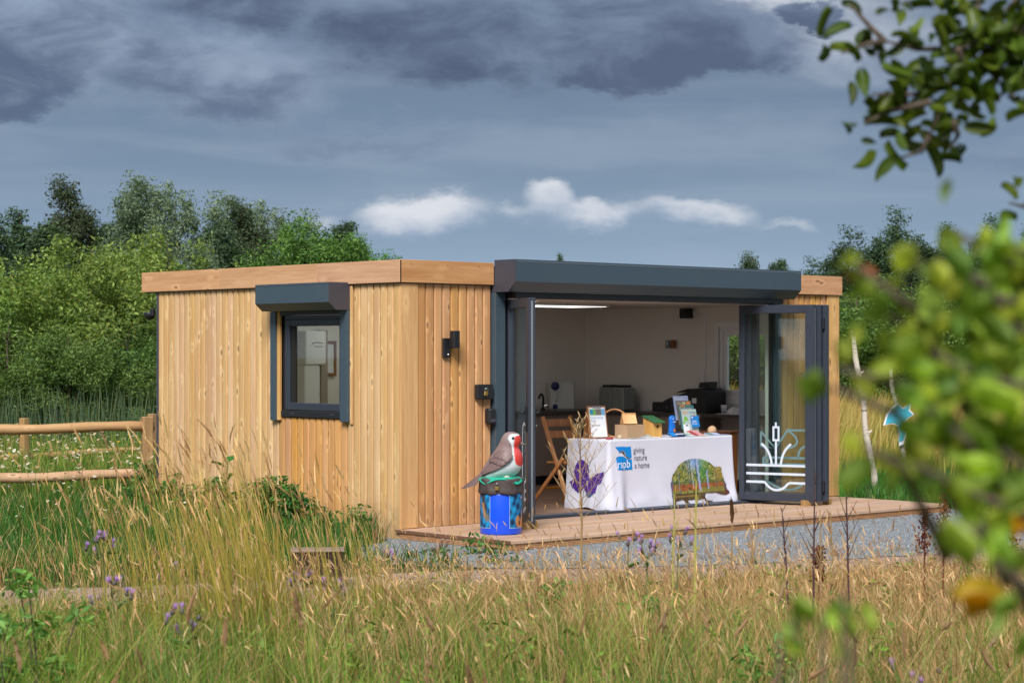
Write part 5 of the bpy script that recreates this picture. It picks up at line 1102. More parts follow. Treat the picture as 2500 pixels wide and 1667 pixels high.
# ------------------------------------------------------------------ broad-leaved weeds
def leaf_cloud(C, R, n, size, cols, flat=.4):
    """n pointed leaves round centres C"""
    ci = rng.integers(0, len(C), n); p = C[ci]+np.clip(rng.normal(0, 1, (n,3)), -1.5, 1.5)*R[ci][:,None]*.55; out = p-C[ci]; out /= np.linalg.norm(out, axis=1, keepdims=True)+1e-6
    nrm = out*.6+rng.normal(0, .55, (n,3))+[0,0,flat]; nrm /= np.linalg.norm(nrm, axis=1, keepdims=True)
    a = np.cross(nrm, rng.normal(0, 1, (n,3))); a /= np.linalg.norm(a, axis=1, keepdims=True); b_ = np.cross(nrm, a); s_ = size*rng.uniform(.6, 1.4, (n,1))
    V = np.stack([p-a*s_, p+b_*s_*.42+nrm*s_*.12, p+a*s_, p-b_*s_*.42+nrm*s_*.12], 1); T = (np.array([(0,1,2),(0,2,3)])[None]+4*np.arange(n)[:,None,None]).reshape(-1,3)
    K = np.repeat((pal(n, cols))[:,None], 4, 1); return V.reshape(-1,3), T, K.reshape(-1,3)
V, T, K = leaf_cloud(HERBS[0], HERBS[1], 5200, .022, [c(104,142,56), c(126,160,66), c(86,122,50), c(150,164,80)]); stuff('meadow_herbs', [(V, T, K)], 'low broad leaved herbs scattered through the foreground meadow', 'herbs')
WEED = [c(60,104,44), c(76,126,52), c(50,90,40), c(94,140,60)]
def weed(x, y, hgt, spread, n, size, label, cols=WEED, name='leafy_weed'):
    t = thing(name, label, 'weed', (x, y, GZ), 0, 'leafy weeds along the side wall'); m_ = max(4, int(hgt*16)); C = np.column_stack([rng.normal(0, spread*.5, m_), rng.normal(0, spread*.5, m_), rng.uniform(.08, 1, m_)*hgt])
    V, T, K = leaf_cloud(C, np.full(m_, spread*.45), n, size, cols); ob('foliage', npmesh('foliage', V, T, M['grass'], K), t)
    q = MB()
    for p in C[:6]: q.tube([(0,0,0), (p[0]*.5, p[1]*.5, p[2]*.6), tuple(p)], [.006,.005,.003], 5)
    q.build('stems', M['trunk'], t)['kind'] = 'stuff'
for x, y, hg, sp, n, sz, lb in ((-.34,3.75,.52,.26,900,.028,'dark green leafy weed at the far end of the side wall by the fence post'),(-.36,3.2,.44,.28,900,.028,'dark green weed against the side wall, second from the fence post'),
        (-.38,2.65,.40,.28,800,.028,'low dark green weed against the wall left of the window'),(-.36,2.05,.40,.28,800,.028,'dark green weed against the wall below the left shutter rail'),(-.34,1.5,.50,.24,850,.03,'bushy dark green weed below the side window'),(-.40,1.0,.42,.28,850,.03,'spreading dark green weed below the right shutter rail'),
        (-.40,.5,.34,.28,800,.028,'low spreading weed against the wall nearest the cabin corner')): weed(x, y, hg, sp, n, sz, lb)
t = thing('burdock_plant', 'single tall weed with big round green leaves against the side wall', 'weed', (-.35, 2.30, GZ))
q = MB(); q.smooth = True; q.tube([(0,0,0),(.0,.02,.35),(.02,0,.66)], [.012,.009,.005], 7); q.build('stem', mat('green_stem', c(92,118,60), .7), t)
def round_leaf(L, wd, col):
    vs = []; n_ = 8
    for i in range(n_+1):
        f = i/n_; w = wd*math.sin(math.pi*min(1, f*.96+.02))**.7; z = -.25*L*f*f
        vs += [(L*f,-w,z+.10*w), (L*f,0,z-.02), (L*f,w,z+.10*w)]
    T = []
    for i in range(n_):
        for k in (0,1): a = 3*i+k; T += [(a,a+3,a+4),(a,a+4,a+1)]
    V = np.array(vs); return V, np.array(T), np.tile(np.array(col[:3]), (len(V),1))
bl = npmesh('leaf', *round_leaf(.17, .06, c(66,124,52))[:2], M['grass'], round_leaf(.17, .06, c(66,124,52))[2], True)
for z, a, s_ in ((.64,.4,1.0),(.60,2.6,.95),(.48,4.2,1.05),(.34,1.4,1.1),(.30,5.2,1.0),(.2,3.2,1.1)): ob('leaf', bl, t, (0,0,z), (0, rad(-35), a), s_)

# ------------------------------------------------------------------ thistles and other tall single plants
stemg = mat('thistle_stem', c(96,112,66), .8); dockm = mat('dock_seed', c(110,62,40), .85, var=.4); drys = mat('dry_stem', c(150,122,82), .85, var=.25); darks = mat('dark_purple_stem', c(70,44,46), .8, var=.2); ygs = mat('yellow_green_stem', c(164,158,80), .8, var=.2)
def fl_head(k):
    q = MB(); q.smooth = True; q.lathe([(.002,0),(.006,.004),(.007,.011),(.005,.016)], 8); bud = q
    n = 22; V = []; T = []
    for i in range(n):
        a = 2*math.pi*i/n*2.4; ti = .25+.75*((i*.618) % 1); d_ = Vector((math.cos(a)*ti, math.sin(a)*ti, 1.1)).normalized(); s_ = Vector((-math.sin(a), math.cos(a), 0))*.0022; b0 = Vector((0,0,.016)); e_ = b0+d_*.022
        V += [b0+s_, b0-s_, e_]; T.append((3*i, 3*i+1, 3*i+2))
    col = np.tile(np.array(c(*k)[:3]), (len(V),1)); return bud.mesh('bud', mat('thistle_bud', c(92,84,82), .9)), npmesh('tuft', np.array([tuple(v) for v in V]), np.array(T), M['grass'], col)
BUD, TUFT = fl_head((206,166,236)); _, TUFTB = fl_head((196,160,148))
sp_leaf = npmesh('leaf', *round_leaf(.075, .007, c(112,146,84))[:2], M['grass'], round_leaf(.075, .007, c(112,146,84))[2], True)
def thistle(r_, d_, hgt, nh, label, tuft=TUFT, s_=1.):
    t = thing('thistle', label, 'thistle', tuple(pt(r_, d_)), random.uniform(0, 6), 'thistles in the meadow'); top = Vector((random.uniform(-.04,.04), random.uniform(-.04,.04), hgt))
    q = MB(); q.tube([(0,0,0), (top.x*.3,top.y*.3,hgt*.5), tuple(top*.86)], [.006,.005,.003], 6); ends = []
    for i in range(nh):
        a = 2*math.pi*i/nh+random.random(); rr_ = random.uniform(.03, .11)*s_; zz_ = hgt-random.uniform(-.03, .10)*s_; e = Vector((top.x+math.cos(a)*rr_, top.y+math.sin(a)*rr_, zz_)); b0 = Vector((top.x*.8, top.y*.8, hgt*.80)); q.tube([tuple(b0), tuple((b0+e)/2+Vector((0,0,-.01))), tuple(e)], [.003,.0025,.002], 5); ends.append(e)
    q.build('stem', stemg, t)
    for e in ends:
        f = ob('flower_head', BUD, t, tuple(e), (random.uniform(-.5,.5), random.uniform(-.5,.5), 0), s_*random.uniform(1.5, 2.2))
        if random.random() < .85: ob('petals', tuft, f, (0,0,0))
    for i in range(int(hgt*9)): ob('leaf', sp_leaf, t, (0,0,hgt*(.12+.75*random.random())), (0, rad(random.uniform(-55,-15)), random.uniform(0,6.28)), random.uniform(.7, 1.4))
PX = lambda x, dd: (x-1250)/4957*dd
for x, yy, dd, nh, lb in ((262,1312,12.6,9,'many headed purple thistle left of the tall grass clump, higher of two'),(285,1428,11.2,8,'purple thistle cluster left of the tall grass clump, lower and nearer the path'),(440,1512,10.4,7,'purple thistle with dark buds below the tall grass clump'),
        (742,1405,13.2,4,'slim purple thistle in front of the dark timber box, left one'),(812,1418,13.0,4,'slim purple thistle in front of the dark timber box, right one'),(1580,1335,14.2,8,'purple thistle in front of the gravel below the hedgehog print'),
        (1652,1308,14.4,6,'tall thin purple thistle just right of the largest meadow thistle'),(2188,1640,9.6,3,'purple thistle head at the bottom edge, left of a pair'),(2236,1640,9.7,3,'purple thistle head at the bottom edge, right of a pair'),
        (430,1385,14.0,3,'small lone purple thistle beside the pink path'),(935,1360,14.6,3,'small purple thistle beside the tip of the grey gravel'),(1530,1300,14.6,3,'single stem purple thistle left of the largest meadow thistle')):
    thistle(PX(x, dd), dd, 1.649-GZ-(yy-858)/4957*dd, nh, lb)
thistle(PX(1065,15.0), 15.0, 1.749-(1335-858)/4957*15.0, 5, 'brown faded thistle in front of the deck corner', TUFTB)
def spire(r_, d_, hgt, label, m_, cat, name, lean=0., kind='twigs', thick=.008):
    t = thing(name, label, cat, tuple(pt(r_, d_)), 0); L = RT*lean; q = MB(); pts = [(L.x*f*f*hgt, L.y*f*f*hgt, hgt*f) for f in (0,.3,.6,.85,1)]; q.tube(pts, [thick,thick*.9,thick*.7,thick*.5,thick*.25], 6); q.build('stem', m_, t)
    if kind == 'dock':
        n = 260; f = rng.uniform(.55, 1.0, n); C = np.column_stack([L.x*f*f*hgt, L.y*f*f*hgt, hgt*f])+rng.normal(0, 1, (n,3))*[.022,.022,.004]*(1.5-f)[:,None]*1.4
        V, T, K = leaf_cloud(C, np.full(n, .008), 520, .011, [c(122,66,42), c(140,78,46), c(96,54,40)]); ob('seeds', npmesh('seeds', V, T, M['grass'], K), t)['kind'] = 'stuff'
    elif kind == 'head':
        V, T, K = heads(np.array([pts[3]]), np.array([[L.x*.3, L.y*.3, .3]]), np.array([.2*hgt]), np.array([.014]), np.array([c(120,84,54)[:3]])); ob('seed_head', npmesh('seed_head', V, T, M['grass'], K), t)
    else:
        q = MB()
        for i in range(14):
            f = random.uniform(.5, .98); b0 = Vector((L.x*f*f*hgt, L.y*f*f*hgt, hgt*f)); a = random.uniform(0, 6.28); ln = random.uniform(.04, .16)*(1.25-f)*1.6; e = b0+Vector((math.cos(a)*ln*.5, math.sin(a)*ln*.5, ln)); q.tube([tuple(b0), tuple(e)], [.0028,.0012], 4)
        q.build('side_twigs', m_, t)['kind'] = 'stuff'
def tall(x, ytop, dd): return PX(x, dd), dd, 1.749-(ytop-858)/4957*dd
spire(*tall(1985, 1148, 11.5), 'tallest dark purple dead stem in front of the folded doors', darks, 'dead stem', 'dead_stem', .01)
spire(*tall(2072, 1130, 11.8), 'tall dark dead stem in front of the right corner post', darks, 'dead stem', 'dead_stem', -.02)
spire(*tall(1925, 1240, 12.0), 'slanting dark dead stem left of the tallest one', darks, 'dead stem', 'dead_stem', -.05)
spire(*tall(2003, 1260, 12.6), 'thin brown dead stem between the two tallest dark stems', drys, 'dead stem', 'dead_stem', .0)
spire(*tall(2035, 1250, 13.2), 'thin forked brown stem right of the tallest dark stem', drys, 'dead stem', 'dead_stem', -.03)
spire(*tall(1843, 1275, 11.9), 'pale dry stem with fine side twigs below the folded doors', drys, 'dead stem', 'dead_stem', -.03)
spire(*tall(1696, 1172, 12.0), 'thick yellow green stem standing in front of the hedgehog print', ygs, 'plant stem', 'plant_stem', .01, thick=.011)
spire(*tall(1642, 1190, 13.4), 'branching olive stem left of the hedgehog print', ygs, 'plant stem', 'plant_stem', .02)
spire(*tall(1785, 1225, 12.2), 'brown stalk with a plump seed head in front of the deck edge', drys, 'plant stem', 'plant_stem', .01, 'head')
for x, y, dd, lb in ((2302,1205,13.5,'rust brown dock spike at the right end of the deck'),(2256,1240,13.8,'smaller rust brown dock spike left of the tall one'),(2418,1200,13.2,'rust brown dock spike furthest right behind the blurred leaves'),(2470,1250,13.6,'small rust brown dock spike at the right edge'),(1998,1330,13.0,'short dark dock spike below the folded doors')):
    spire(*tall(x, y, dd), lb, dockm, 'dock plant', 'dock_plant', .01, 'dock')
# the branching dead weed in front of the table
rr_, dd, hg = tall(1418, 1030, 14.9); t = thing('branching_dead_weed', 'tall straw coloured dead weed with fine branches in front of the butterfly print', 'dead weed', tuple(pt(rr_, dd)))
q = MB(); q.tube([(0,0,0),(.01,0,hg*.4),(0,.01,hg*.7),(.0,0,hg*.98)], [.009,.008,.006,.002], 7); q.build('main_stem', drys, t)
q = MB(); random.seed(21); tw = []
for i in range(24):
    f = .42+.55*(i/24); a = i*2.4; side = random.uniform(.6, 1.1)*(1.12-f)*.55; b0 = Vector((0,0,hg*f)); e = b0+RT*(math.cos(a)*side)+FW*(math.sin(a)*side)+Vector((0,0,side*1.05)); mid = (b0+e)/2+Vector((0,0,-.02)); q.tube([tuple(b0),tuple(mid),tuple(e)], [.0028,.0022,.0012], 4)
    for j in range(4):
        g = .35+.65*j/5; p0 = b0.lerp(e, g); a2 = random.uniform(0, 6.28); e2 = p0+Vector((math.cos(a2)*.03, math.sin(a2)*.03, random.uniform(.02,.06))); q.tube([tuple(p0),tuple(e2)], [.0022,.0012], 3); tw.append((p0, e2))
q.build('side_twigs', drys, t)['kind'] = 'stuff'
q = MB()
for p0, e2 in tw: q.tube([tuple(e2),tuple(e2+(e2-p0)*.35),tuple(e2+(e2-p0)*.8)], [.001,.0032,.001], 4)
q.build('seed_pods', mat('pale_seed_pod', c(206,178,130), .8, var=.2), t)['kind'] = 'stuff'; random.seed(5)
# low weeds on the gravel
for x, yy, lb in ((1090,1378,'low green weed on the gravel left of the dead weed'),(1235,1372,'flat green weed tuft on the grey gravel in front of the deck corner'),(1180,1350,'grassy green tuft on the gravel below the robin bin')):
    dd = 1.74*4957/(yy-858); p = pt(PX(x, dd), dd); weed(p.x, p.y, .10, .22, 130, .03, lb)
# leafy green herb at lower left, and a few more in the meadow
for x, yy, dd, hg, n, lb in ((105,1400,9.0,.75,260,'tall leafy green herb at the lower left edge of the meadow'),(20,1500,8.6,.6,200,'leafy green herb at the far left bottom corner'),(1350,1395,13.6,.5,120,'leafy green herb at the foot of the dead weed'),(1870,1560,9.4,.4,120,'low leafy herb among grass at lower right centre'),(1545,1420,12.6,.45,120,'leafy green herb under the purple thistles')):
    p = pt(PX(x, dd), dd); weed(p.x, p.y, 1.749-(yy-858)/4957*dd, .15, int(n*1.6), .027, lb, [c(92,134,58), c(112,154,66), c(130,168,78)], 'leafy_herb')
# ------------------------------------------------------------------ fences
t = thing('post_and_rail_fence', 'post and rail fence of round timber poles meeting the left end of the cabin', 'fence', tuple(pt(PX(360,24.),24.)))
P0 = pt(PX(362,24.),24.,0); P1 = pt(PX(-420,22.6),22.6,0); dvec = P1-P0; L0 = dvec.length; ang = math.atan2(dvec.y, dvec.x)
fe = t; fe.rotation_euler = (0,0,ang)
MB().cbox(-.06,.06,-.065,.065,0,.98,.008).build('post', M['fpost'], fe); MB().cbox(-.06,.06,-.065,.065,0,.98,.008).build('post', M['fpost'], fe, (L0*.92,0,0))
for z in (.86,.30):
    q = MB(); q.smooth = True; pts = [(-.08+(L0+.2)*i/14, -.02+.006*math.sin(i*1.7), z+.012*math.sin(i*.9)) for i in range(15)]; q.tube(pts, [.058+.004*math.sin(i*2.3) for i in range(15)], 14); q.build('rail', M['rail'], fe)
t = thing('far_fence', 'second post and rail fence further back among the wildflowers', 'fence', tuple(pt(PX(372,31.),31.)))
P0 = pt(PX(372,31.),31.,0); P1 = pt(PX(-300,27.),27.,0); dvec = P1-P0; L0 = dvec.length; t.rotation_euler = (0,0,math.atan2(dvec.y, dvec.x))
for f in (0,.5,1): MB().cbox(-.05,.05,-.055,.055,0,.80,.008).build('post', M['fpost'], t, (L0*f,0,0))
for z in (.62,.25):
    q = MB(); q.smooth = True; q.tube([(L0*i/10,-.05,z+.01*math.sin(i)) for i in range(11)], .05, 10); q.build('rail', M['rail'], t)
# dark timber box by the path
p = pt(PX(775,15.1),15.1); t = thing('timber_box', 'low dark brown slatted timber box half hidden in grass by the path', 'timber box', tuple(p), YAW-rad(90)+rad(6))
dkw = wood('dark_stained_timber', c(42,28,22), c(72,48,36), 2, .2, .3)
for i in range(7): MB().cbox(-.19+i*.0545,-.19+i*.0545+.050,-.12,-.10,0,.27,.003).build('slat', dkw, t)
for x in (-.19,.17): MB().cbox(x,x+.02,-.099,.12,0,.27,.003).build('side_panel', dkw, t)
MB().cbox(-.20,.20,-.13,.13,.271,.285,.003).build('top_board', wood('weathered_top', c(128,108,90), c(150,130,112), 0, .3, .1), t)

# ------------------------------------------------------------------ birch poles with a painted bird
def birchmat():
    m_, q, p, o = newmat('birch_bark'); oc = q.node('ShaderNodeTexCoord').outputs['Object']; n = q.noise(q.vm('MULTIPLY', oc, (3, 3, 26)), 1.4, 4, .6); n2 = q.noise(oc, 14, 4, .6)
    cl = q.mix(q.step(n, .56, .66), c(214, 204, 190), c(70, 58, 50)); q.put(p.inputs['Base Color'], q.mix(q.m('MULTIPLY', n2, .35), cl, c(160, 140, 118))); p.inputs['Roughness'].default_value = .8; q.put(p.inputs['Normal'], q.bump(n, .4, .01)); return m_
bm = birchmat()
def birch(x0, y0, x1, y1, dd, r0, label):
    base = pt(PX(x0,dd),dd); top = pt(PX(x1,dd),dd,1.649-(y1-858)/4957*dd); t = thing('birch_pole', label, 'birch pole', tuple(base)); e = top-base; q = MB(); q.smooth = True; n_ = 12
    q.tube([tuple(e*(i/n_)+RT*(.016*math.sin(i*1.1)))for i in range(n_+1)], [r0*(1-.25*i/n_)*(1+.06*math.sin(i*2.1)) for i in range(n_+1)], 12); q.build('trunk', bm, t)
    for f in (.35,.55,.72): q = MB(); q.tube([tuple(e*f), tuple(e*f+RT*.06+Vector((0,0,.05)))], [.018,.012], 6); q.build('knot_stub', bm, t)
    return base, e
birch(2136,1190,2082,806,25.6,.042,'white birch pole leaning beside the right end of the cabin')
b2, e2 = birch(2216,1150,2172,890,27.5,.036,'thinner grey birch pole carrying the turquoise bird')
bp = b2+e2*.56-FW*.09; t = thing('bird_sign', 'turquoise and white cut-out bird fixed to the thinner birch pole', 'bird sign', tuple(bp), YAW-rad(90))
BI = [(-.20,-.12),(-.16,.02),(-.08,.12),(0,.17),(.05,.10),(.10,.13),(.17,.22),(.14,.08),(.20,.02),(.12,-.03),(.06,-.10),(.10,-.24),(.06,-.36),(.0,-.38),(.02,-.26),(-.02,-.12),(-.10,-.10)]
MB().prism([(z*1.06,x*1.06) for x, z in BI], 1, 0, .012).build('white_backing', M['whiteink'], t); MB().prism([(z*.92,x*.92) for x, z in BI], 1, -.006, -.0005).build('painted_face', mat('turquoise_paint', c(60,170,196), .5, var=.4, scale=6), t)
p = pt(PX(2053,24.2),24.2); q = MB(); q.smooth = True; q.lathe([(.05,0),(.06,.03),(.06,.14),(.05,.16),(0,.165)], 12); tag(q.build('green_plastic_tub', mat('green_plastic', c(60,190,90), .4), None, tuple(p)), 'small bright green plastic tub in the grass behind the corner post', 'tub')

# ------------------------------------------------------------------ trees and bushes
def limbs(q, H, sp, n, r0, base=.2):
    q.tube([(0,0,-.2),(.05*H*.1,0,H*.35),(0,.02*H,H*.7),(.01*H,0,H*.95)], [r0,r0*.75,r0*.4,r0*.1], 8)
    for i in range(n):
        f = random.uniform(base, .8); a = i*2.4; ln = sp*random.uniform(.5,.95)*(1.1-f*.5); q.tube([(0,0,H*f),(math.cos(a)*ln*.5,math.sin(a)*ln*.5,H*f+ln*.3),(math.cos(a)*ln,math.sin(a)*ln,H*f+ln*.65)], [r0*.4*(1-f*.6),r0*.25*(1-f*.6),r0*.06], 5)
def crown(lobes, nclump, per, rc, size, cols, shell=.72, stretch=(1,1,1), flat=.4):
    """lobes: (centre, radii); clumps sit in the lobes' outer shell so sky shows between them"""
    lobes = [(np.array(a, float), np.array(b_, float)) for a, b_ in lobes]; vol = np.array([np.prod(b_)**.67 for _, b_ in lobes]); C = []; 
    for i in rng.choice(len(lobes), nclump, p=vol/vol.sum()):
        v = rng.normal(0, 1, 3); v /= np.linalg.norm(v); C.append(lobes[i][0]+v*lobes[i][1]*(shell+(1-shell)*rng.random())*rng.uniform(.75, 1.05))
    C = np.array(C); R = rc*rng.uniform(.6, 1.4, nclump); V, T, K = leaf_cloud(C, R, nclump*per, size, cols, flat)
    tone = rng.uniform(.72, 1.25, nclump); return V, T, K
class Kind: pass
def make_kind(H, sp, lobes, nclump, per, rc, size, cols, nl=9, r0=.16, base=.2, **kw):
    k = Kind(); V, T, K = crown(lobes, nclump, per, rc, size, cols, **kw); k.crown = npmesh('crown', V, T, M['leaf'], K); q = MB(); limbs(q, H, sp, nl, r0, base); k.trunk = q.mesh('trunk', M['trunk']); k.H = H; return k
def plant(kind, x, ytop, dd, label, name, cat, group, w=1., rz=None, z=GZ, htop=None):
    """treetop at the height where the photograph has it, dd metres away"""
    Hn = (1.649-(ytop-858)/4957*dd)-z; s_ = Hn/kind.H; t = thing(name, label, cat, tuple(pt(PX(x,dd),dd,z)), random.uniform(0,6.28) if rz is None else rz, group); t.scale = (s_*w, s_*w, s_)
    ob('trunk', kind.trunk, t); ob('crown', kind.crown, t); return t
def ball(H, sp, n, squash=1., base=.25):
    out = [((0,0,H*.6), (sp*.75,sp*.75,H*.34))]
    for i in range(n):
        a = i*2.4+random.uniform(-.3,.3); f = random.uniform(base, .80); rr_ = sp*random.uniform(.40,.75)*(1.15-abs(f-.5)); out.append(((math.cos(a)*rr_, math.sin(a)*rr_, H*f), (sp*random.uniform(.28,.46), sp*random.uniform(.28,.46), H*random.uniform(.10,.18)*squash)))
    out.append(((0,0,H*.90), (sp*.30,sp*.30,H*.12))); return out
DG = [c(70,94,66), c(84,108,74), c(60,82,60), c(98,120,82)]; WG = [c(112,134,108), c(128,150,118), c(96,118,96), c(142,162,126)]; MG = [c(86,132,62), c(104,152,70), c(72,114,56), c(122,166,80)]; YG = [c(132,156,74), c(152,174,84), c(112,138,68), c(166,182,92)]; BR = [c(92,98,72), c(104,108,78), c(80,88,64)]
random.seed(3)
K_round = make_kind(8, 3.4, ball(8, 3.4, 14), 380, 130, .48, .078, MG)
K_will = make_kind(9, 2.8, ball(9, 2.8, 12)+[((random.uniform(-1.6,1.6),random.uniform(-1.6,1.6),9*random.uniform(.82,.98)),(.35,.35,.9)) for _ in range(5)], 400, 130, .44, .078, WG, flat=0.)
K_dark = make_kind(9, 2.2, ball(9, 2.2, 10)+[((random.uniform(-.9,.9),random.uniform(-.9,.9),9*random.uniform(.86,1.0)),(.25,.25,.7)) for _ in range(4)], 350, 120, .44, .082, DG)
cone = [((0,0,1.2+i*.66),(1.9*(1-i/12.5)+.12,1.9*(1-i/12.5)+.12,.36)) for i in range(12)]
K_cone = make_kind(9, 1.4, cone, 320, 80, .28, .09, DG, 10, .13, .15)
K_feath = make_kind(9, 1.8, ball(9, 1.7, 9)+[((random.uniform(-.8,.8),random.uniform(-.8,.8),9*random.uniform(.75,1.02)),(.22,.22,.8)) for _ in range(7)], 300, 110, .40, .078, BR+DG)
K_pop = make_kind(11, 2.8, ball(11, 2.8, 15, 1.1, .32), 340, 120, .5, .095, [c(60,86,58), c(74,102,64), c(52,74,52), c(88,116,74)], 12, .2, .1, shell=.8)
bush_l = [((random.gauss(0,1.5),random.gauss(0,1.3),random.uniform(.4,3.6)),(.9,.9,.75)) for _ in range(22)]+[((random.uniform(-2.0,2.0),random.uniform(-1.6,1.6),random.uniform(3.6,5.0)),(.35,.35,.65)) for _ in range(16)]
K_bush = make_kind(5.2, 1.8, bush_l, 520, 90, .34, .062, YG+[c(104,132,56)], 12, .07, .05, flat=0.)
bush_m = [((random.gauss(0,1.5),random.gauss(0,1.3),random.uniform(.3,3.4)),(.9,.9,.8)) for _ in range(24)]+[((random.uniform(-1.8,1.8),random.uniform(-1.5,1.5),random.uniform(3.2,4.6)),(.4,.4,.5)) for _ in range(10)]
K_bushg = make_kind(5.0, 1.8, bush_m, 480, 84, .36, .062, [c(92,122,60), c(108,138,66), c(78,106,54), c(124,150,76)], 12, .07, .05, flat=.1)
bl_ = 'far trees behind the willow bushes'
for k_, x, y, dd, w, lb, nm, ct in (
    (K_cone, 45, 488, 66, 1.0, 'dark cone shaped tree furthest left on the skyline', 'conifer_tree', 'conifer'), (K_feath, 168, 468, 68, .95, 'dark feathery twin-topped tree second from the left on the skyline', 'larch_tree', 'tree'),
    (K_dark, -40, 520, 62, 1.2, 'dark tree cut by the left edge of the picture', 'dark_tree', 'tree'), (K_dark, 105, 560, 58, 1.3, 'dark bushy tree between the cone shaped and the feathery tree', 'dark_tree', 'tree'), (K_will, 330, 484, 66, 1.05, 'broad grey green willow left of the tallest willow', 'willow_tree', 'tree'),
    (K_will, 425, 462, 64, .85, 'tallest grey green willow with a wispy top', 'willow_tree', 'tree'), (K_dark, 255, 560, 70, 1.2, 'dark low tree filling the gap between the feathery tree and the willows', 'dark_tree', 'tree'), (K_dark, 535, 552, 72, 1.1, 'dark brownish tree just right of the willows', 'dark_tree', 'tree'),
    (K_feath, 588, 520, 74, 1.1, 'slim olive tree with a pointed top right of the willows', 'olive_tree', 'tree'), (K_will, 650, 505, 78, 1.0, 'olive green tree rising behind the round bright tree', 'olive_tree', 'tree'), (K_round, 735, 540, 60, 1.05, 'round bright green tree above the cabin roof', 'round_tree', 'tree'),
    (K_dark, 845, 556, 76, 1.0, 'small tree sloping down right of the round bright tree', 'dark_tree', 'tree'), (K_round, 860, 600, 66, 1.0, 'low bright green tree at the right foot of the round tree', 'round_tree', 'tree'), (K_round, 946, 624, 90, .9, 'tiny distant treetop just above the roof corner', 'distant_tree', 'tree'),
    (K_cone, 1366, 604, 95, .55, 'single conifer tip peeping above the door shutter', 'conifer_tree', 'conifer')): plant(k_, x, y, dd, lb, nm, ct, bl_, w)
for x, y, dd, w, lb in ((60,640,44,1.25,'broad yellow green willow bush at the left edge behind the reeds'),(225,592,43,1.05,'yellow green willow bush in the middle of the row behind the fence'),(405,566,46,1.1,'tall bright yellow green willow bush right beside the cabin'),(330,610,50,1.3,'yellow green willow bush set back between its two neighbours'),(130,620,50,1.3,'yellow green willow bush set back behind the leftmost bush')):
    plant(K_bush, x, y, dd, lb, 'willow_bush', 'bush', 'yellow green willow bushes', w)
for x, y, dd, w, lb in ((20,760,40,1.3,'lower dark green bush at the left edge in front of the willows'),(310,790,40.5,1.3,'lower green bush behind the fence post'),(170,800,39.5,1.3,'lower green bush in the middle above the reeds'),(520,640,47,1.2,'green bush hidden behind the left end of the roof')):
    plant(K_bushg, x, y, dd, lb, 'green_bush', 'bush', 'lower green bushes behind the fence', w)
for k_, x, y, dd, w, lb in ((K_pop,2075,568,84,1.0,'dark poplar left of the tallest one on the right skyline'),(K_pop,2190,524,84,.95,'tallest dark poplar on the right skyline'),(K_pop,2315,562,86,.85,'small dark poplar between the two larger right hand ones'),(K_pop,2425,542,84,.95,'dark poplar near the right edge of the skyline'),(K_pop,1985,640,92,1.0,'low dark poplar just above the right end of the fascia'),(K_pop,2530,560,84,1.0,'dark poplar cut by the right edge'),
        (K_feath,1835,642,58,.9,'light green treetop above the right part of the shutter'),(K_dark,1900,646,60,.9,'small treetop beside the right end of the shutter'),(K_dark,2260,610,80,1.3,'dark low tree below the small poplar')): plant(k_, x, y, dd, lb, 'poplar_tree' if k_ is K_pop else 'distant_tree', 'tree', 'trees on the right skyline', w)
for x, y, dd, w, lb in ((2090,668,50,1.25,'green willow scrub right behind the cabin corner'),(2230,672,52,1.3,'green willow scrub behind the birch poles'),(2370,660,50,1.3,'green willow scrub right of the birch poles'),(2490,650,50,1.3,'green willow scrub at the right edge'),(1960,690,54,1.2,'green willow scrub seen through the end window'),(1800,700,54,1.3,'green willow scrub behind the end window, further left')): plant(K_bushg, x, y, dd, lb, 'willow_scrub', 'bush', 'willow scrub right of the cabin', w)

# ------------------------------------------------------------------ blurred branches close to the camera
def hawleaf(L, wd, col):
    V, T, K = round_leaf(L, wd, col); K = K*rng.uniform(.9, 1.1, (len(V),1)); return npmesh('leaf', V, T, M['nearleaf'], K, True)
LV = [hawleaf(.032,.0075,c(176,198,78)), hawleaf(.027,.0066,c(154,182,80)), hawleaf(.022,.0058,c(192,206,92)), hawleaf(.030,.007,c(128,158,76))]; LVY = hawleaf(.055,.018,c(226,176,24)); LVO = hawleaf(.04,.013,c(184,104,40))
LD = [hawleaf(.074,.016,c(84,104,34)), hawleaf(.064,.015,c(102,122,40)), hawleaf(.050,.012,c(66,86,32))]
def put_leaf(t, me, p, s_=1., loose=.38):
    nrm = (-FW*.75+Vector((0,0,.7))+Vector((random.gauss(0,1),random.gauss(0,1),random.gauss(0,1)))*loose).normalized()
    qn = nrm.to_track_quat('Z', 'Y') @ Matrix.Rotation(random.uniform(0,6.28), 3, 'Z').to_quaternion(); ob('leaf', me, t, p, qn.to_euler(), s_)
random.seed(17)
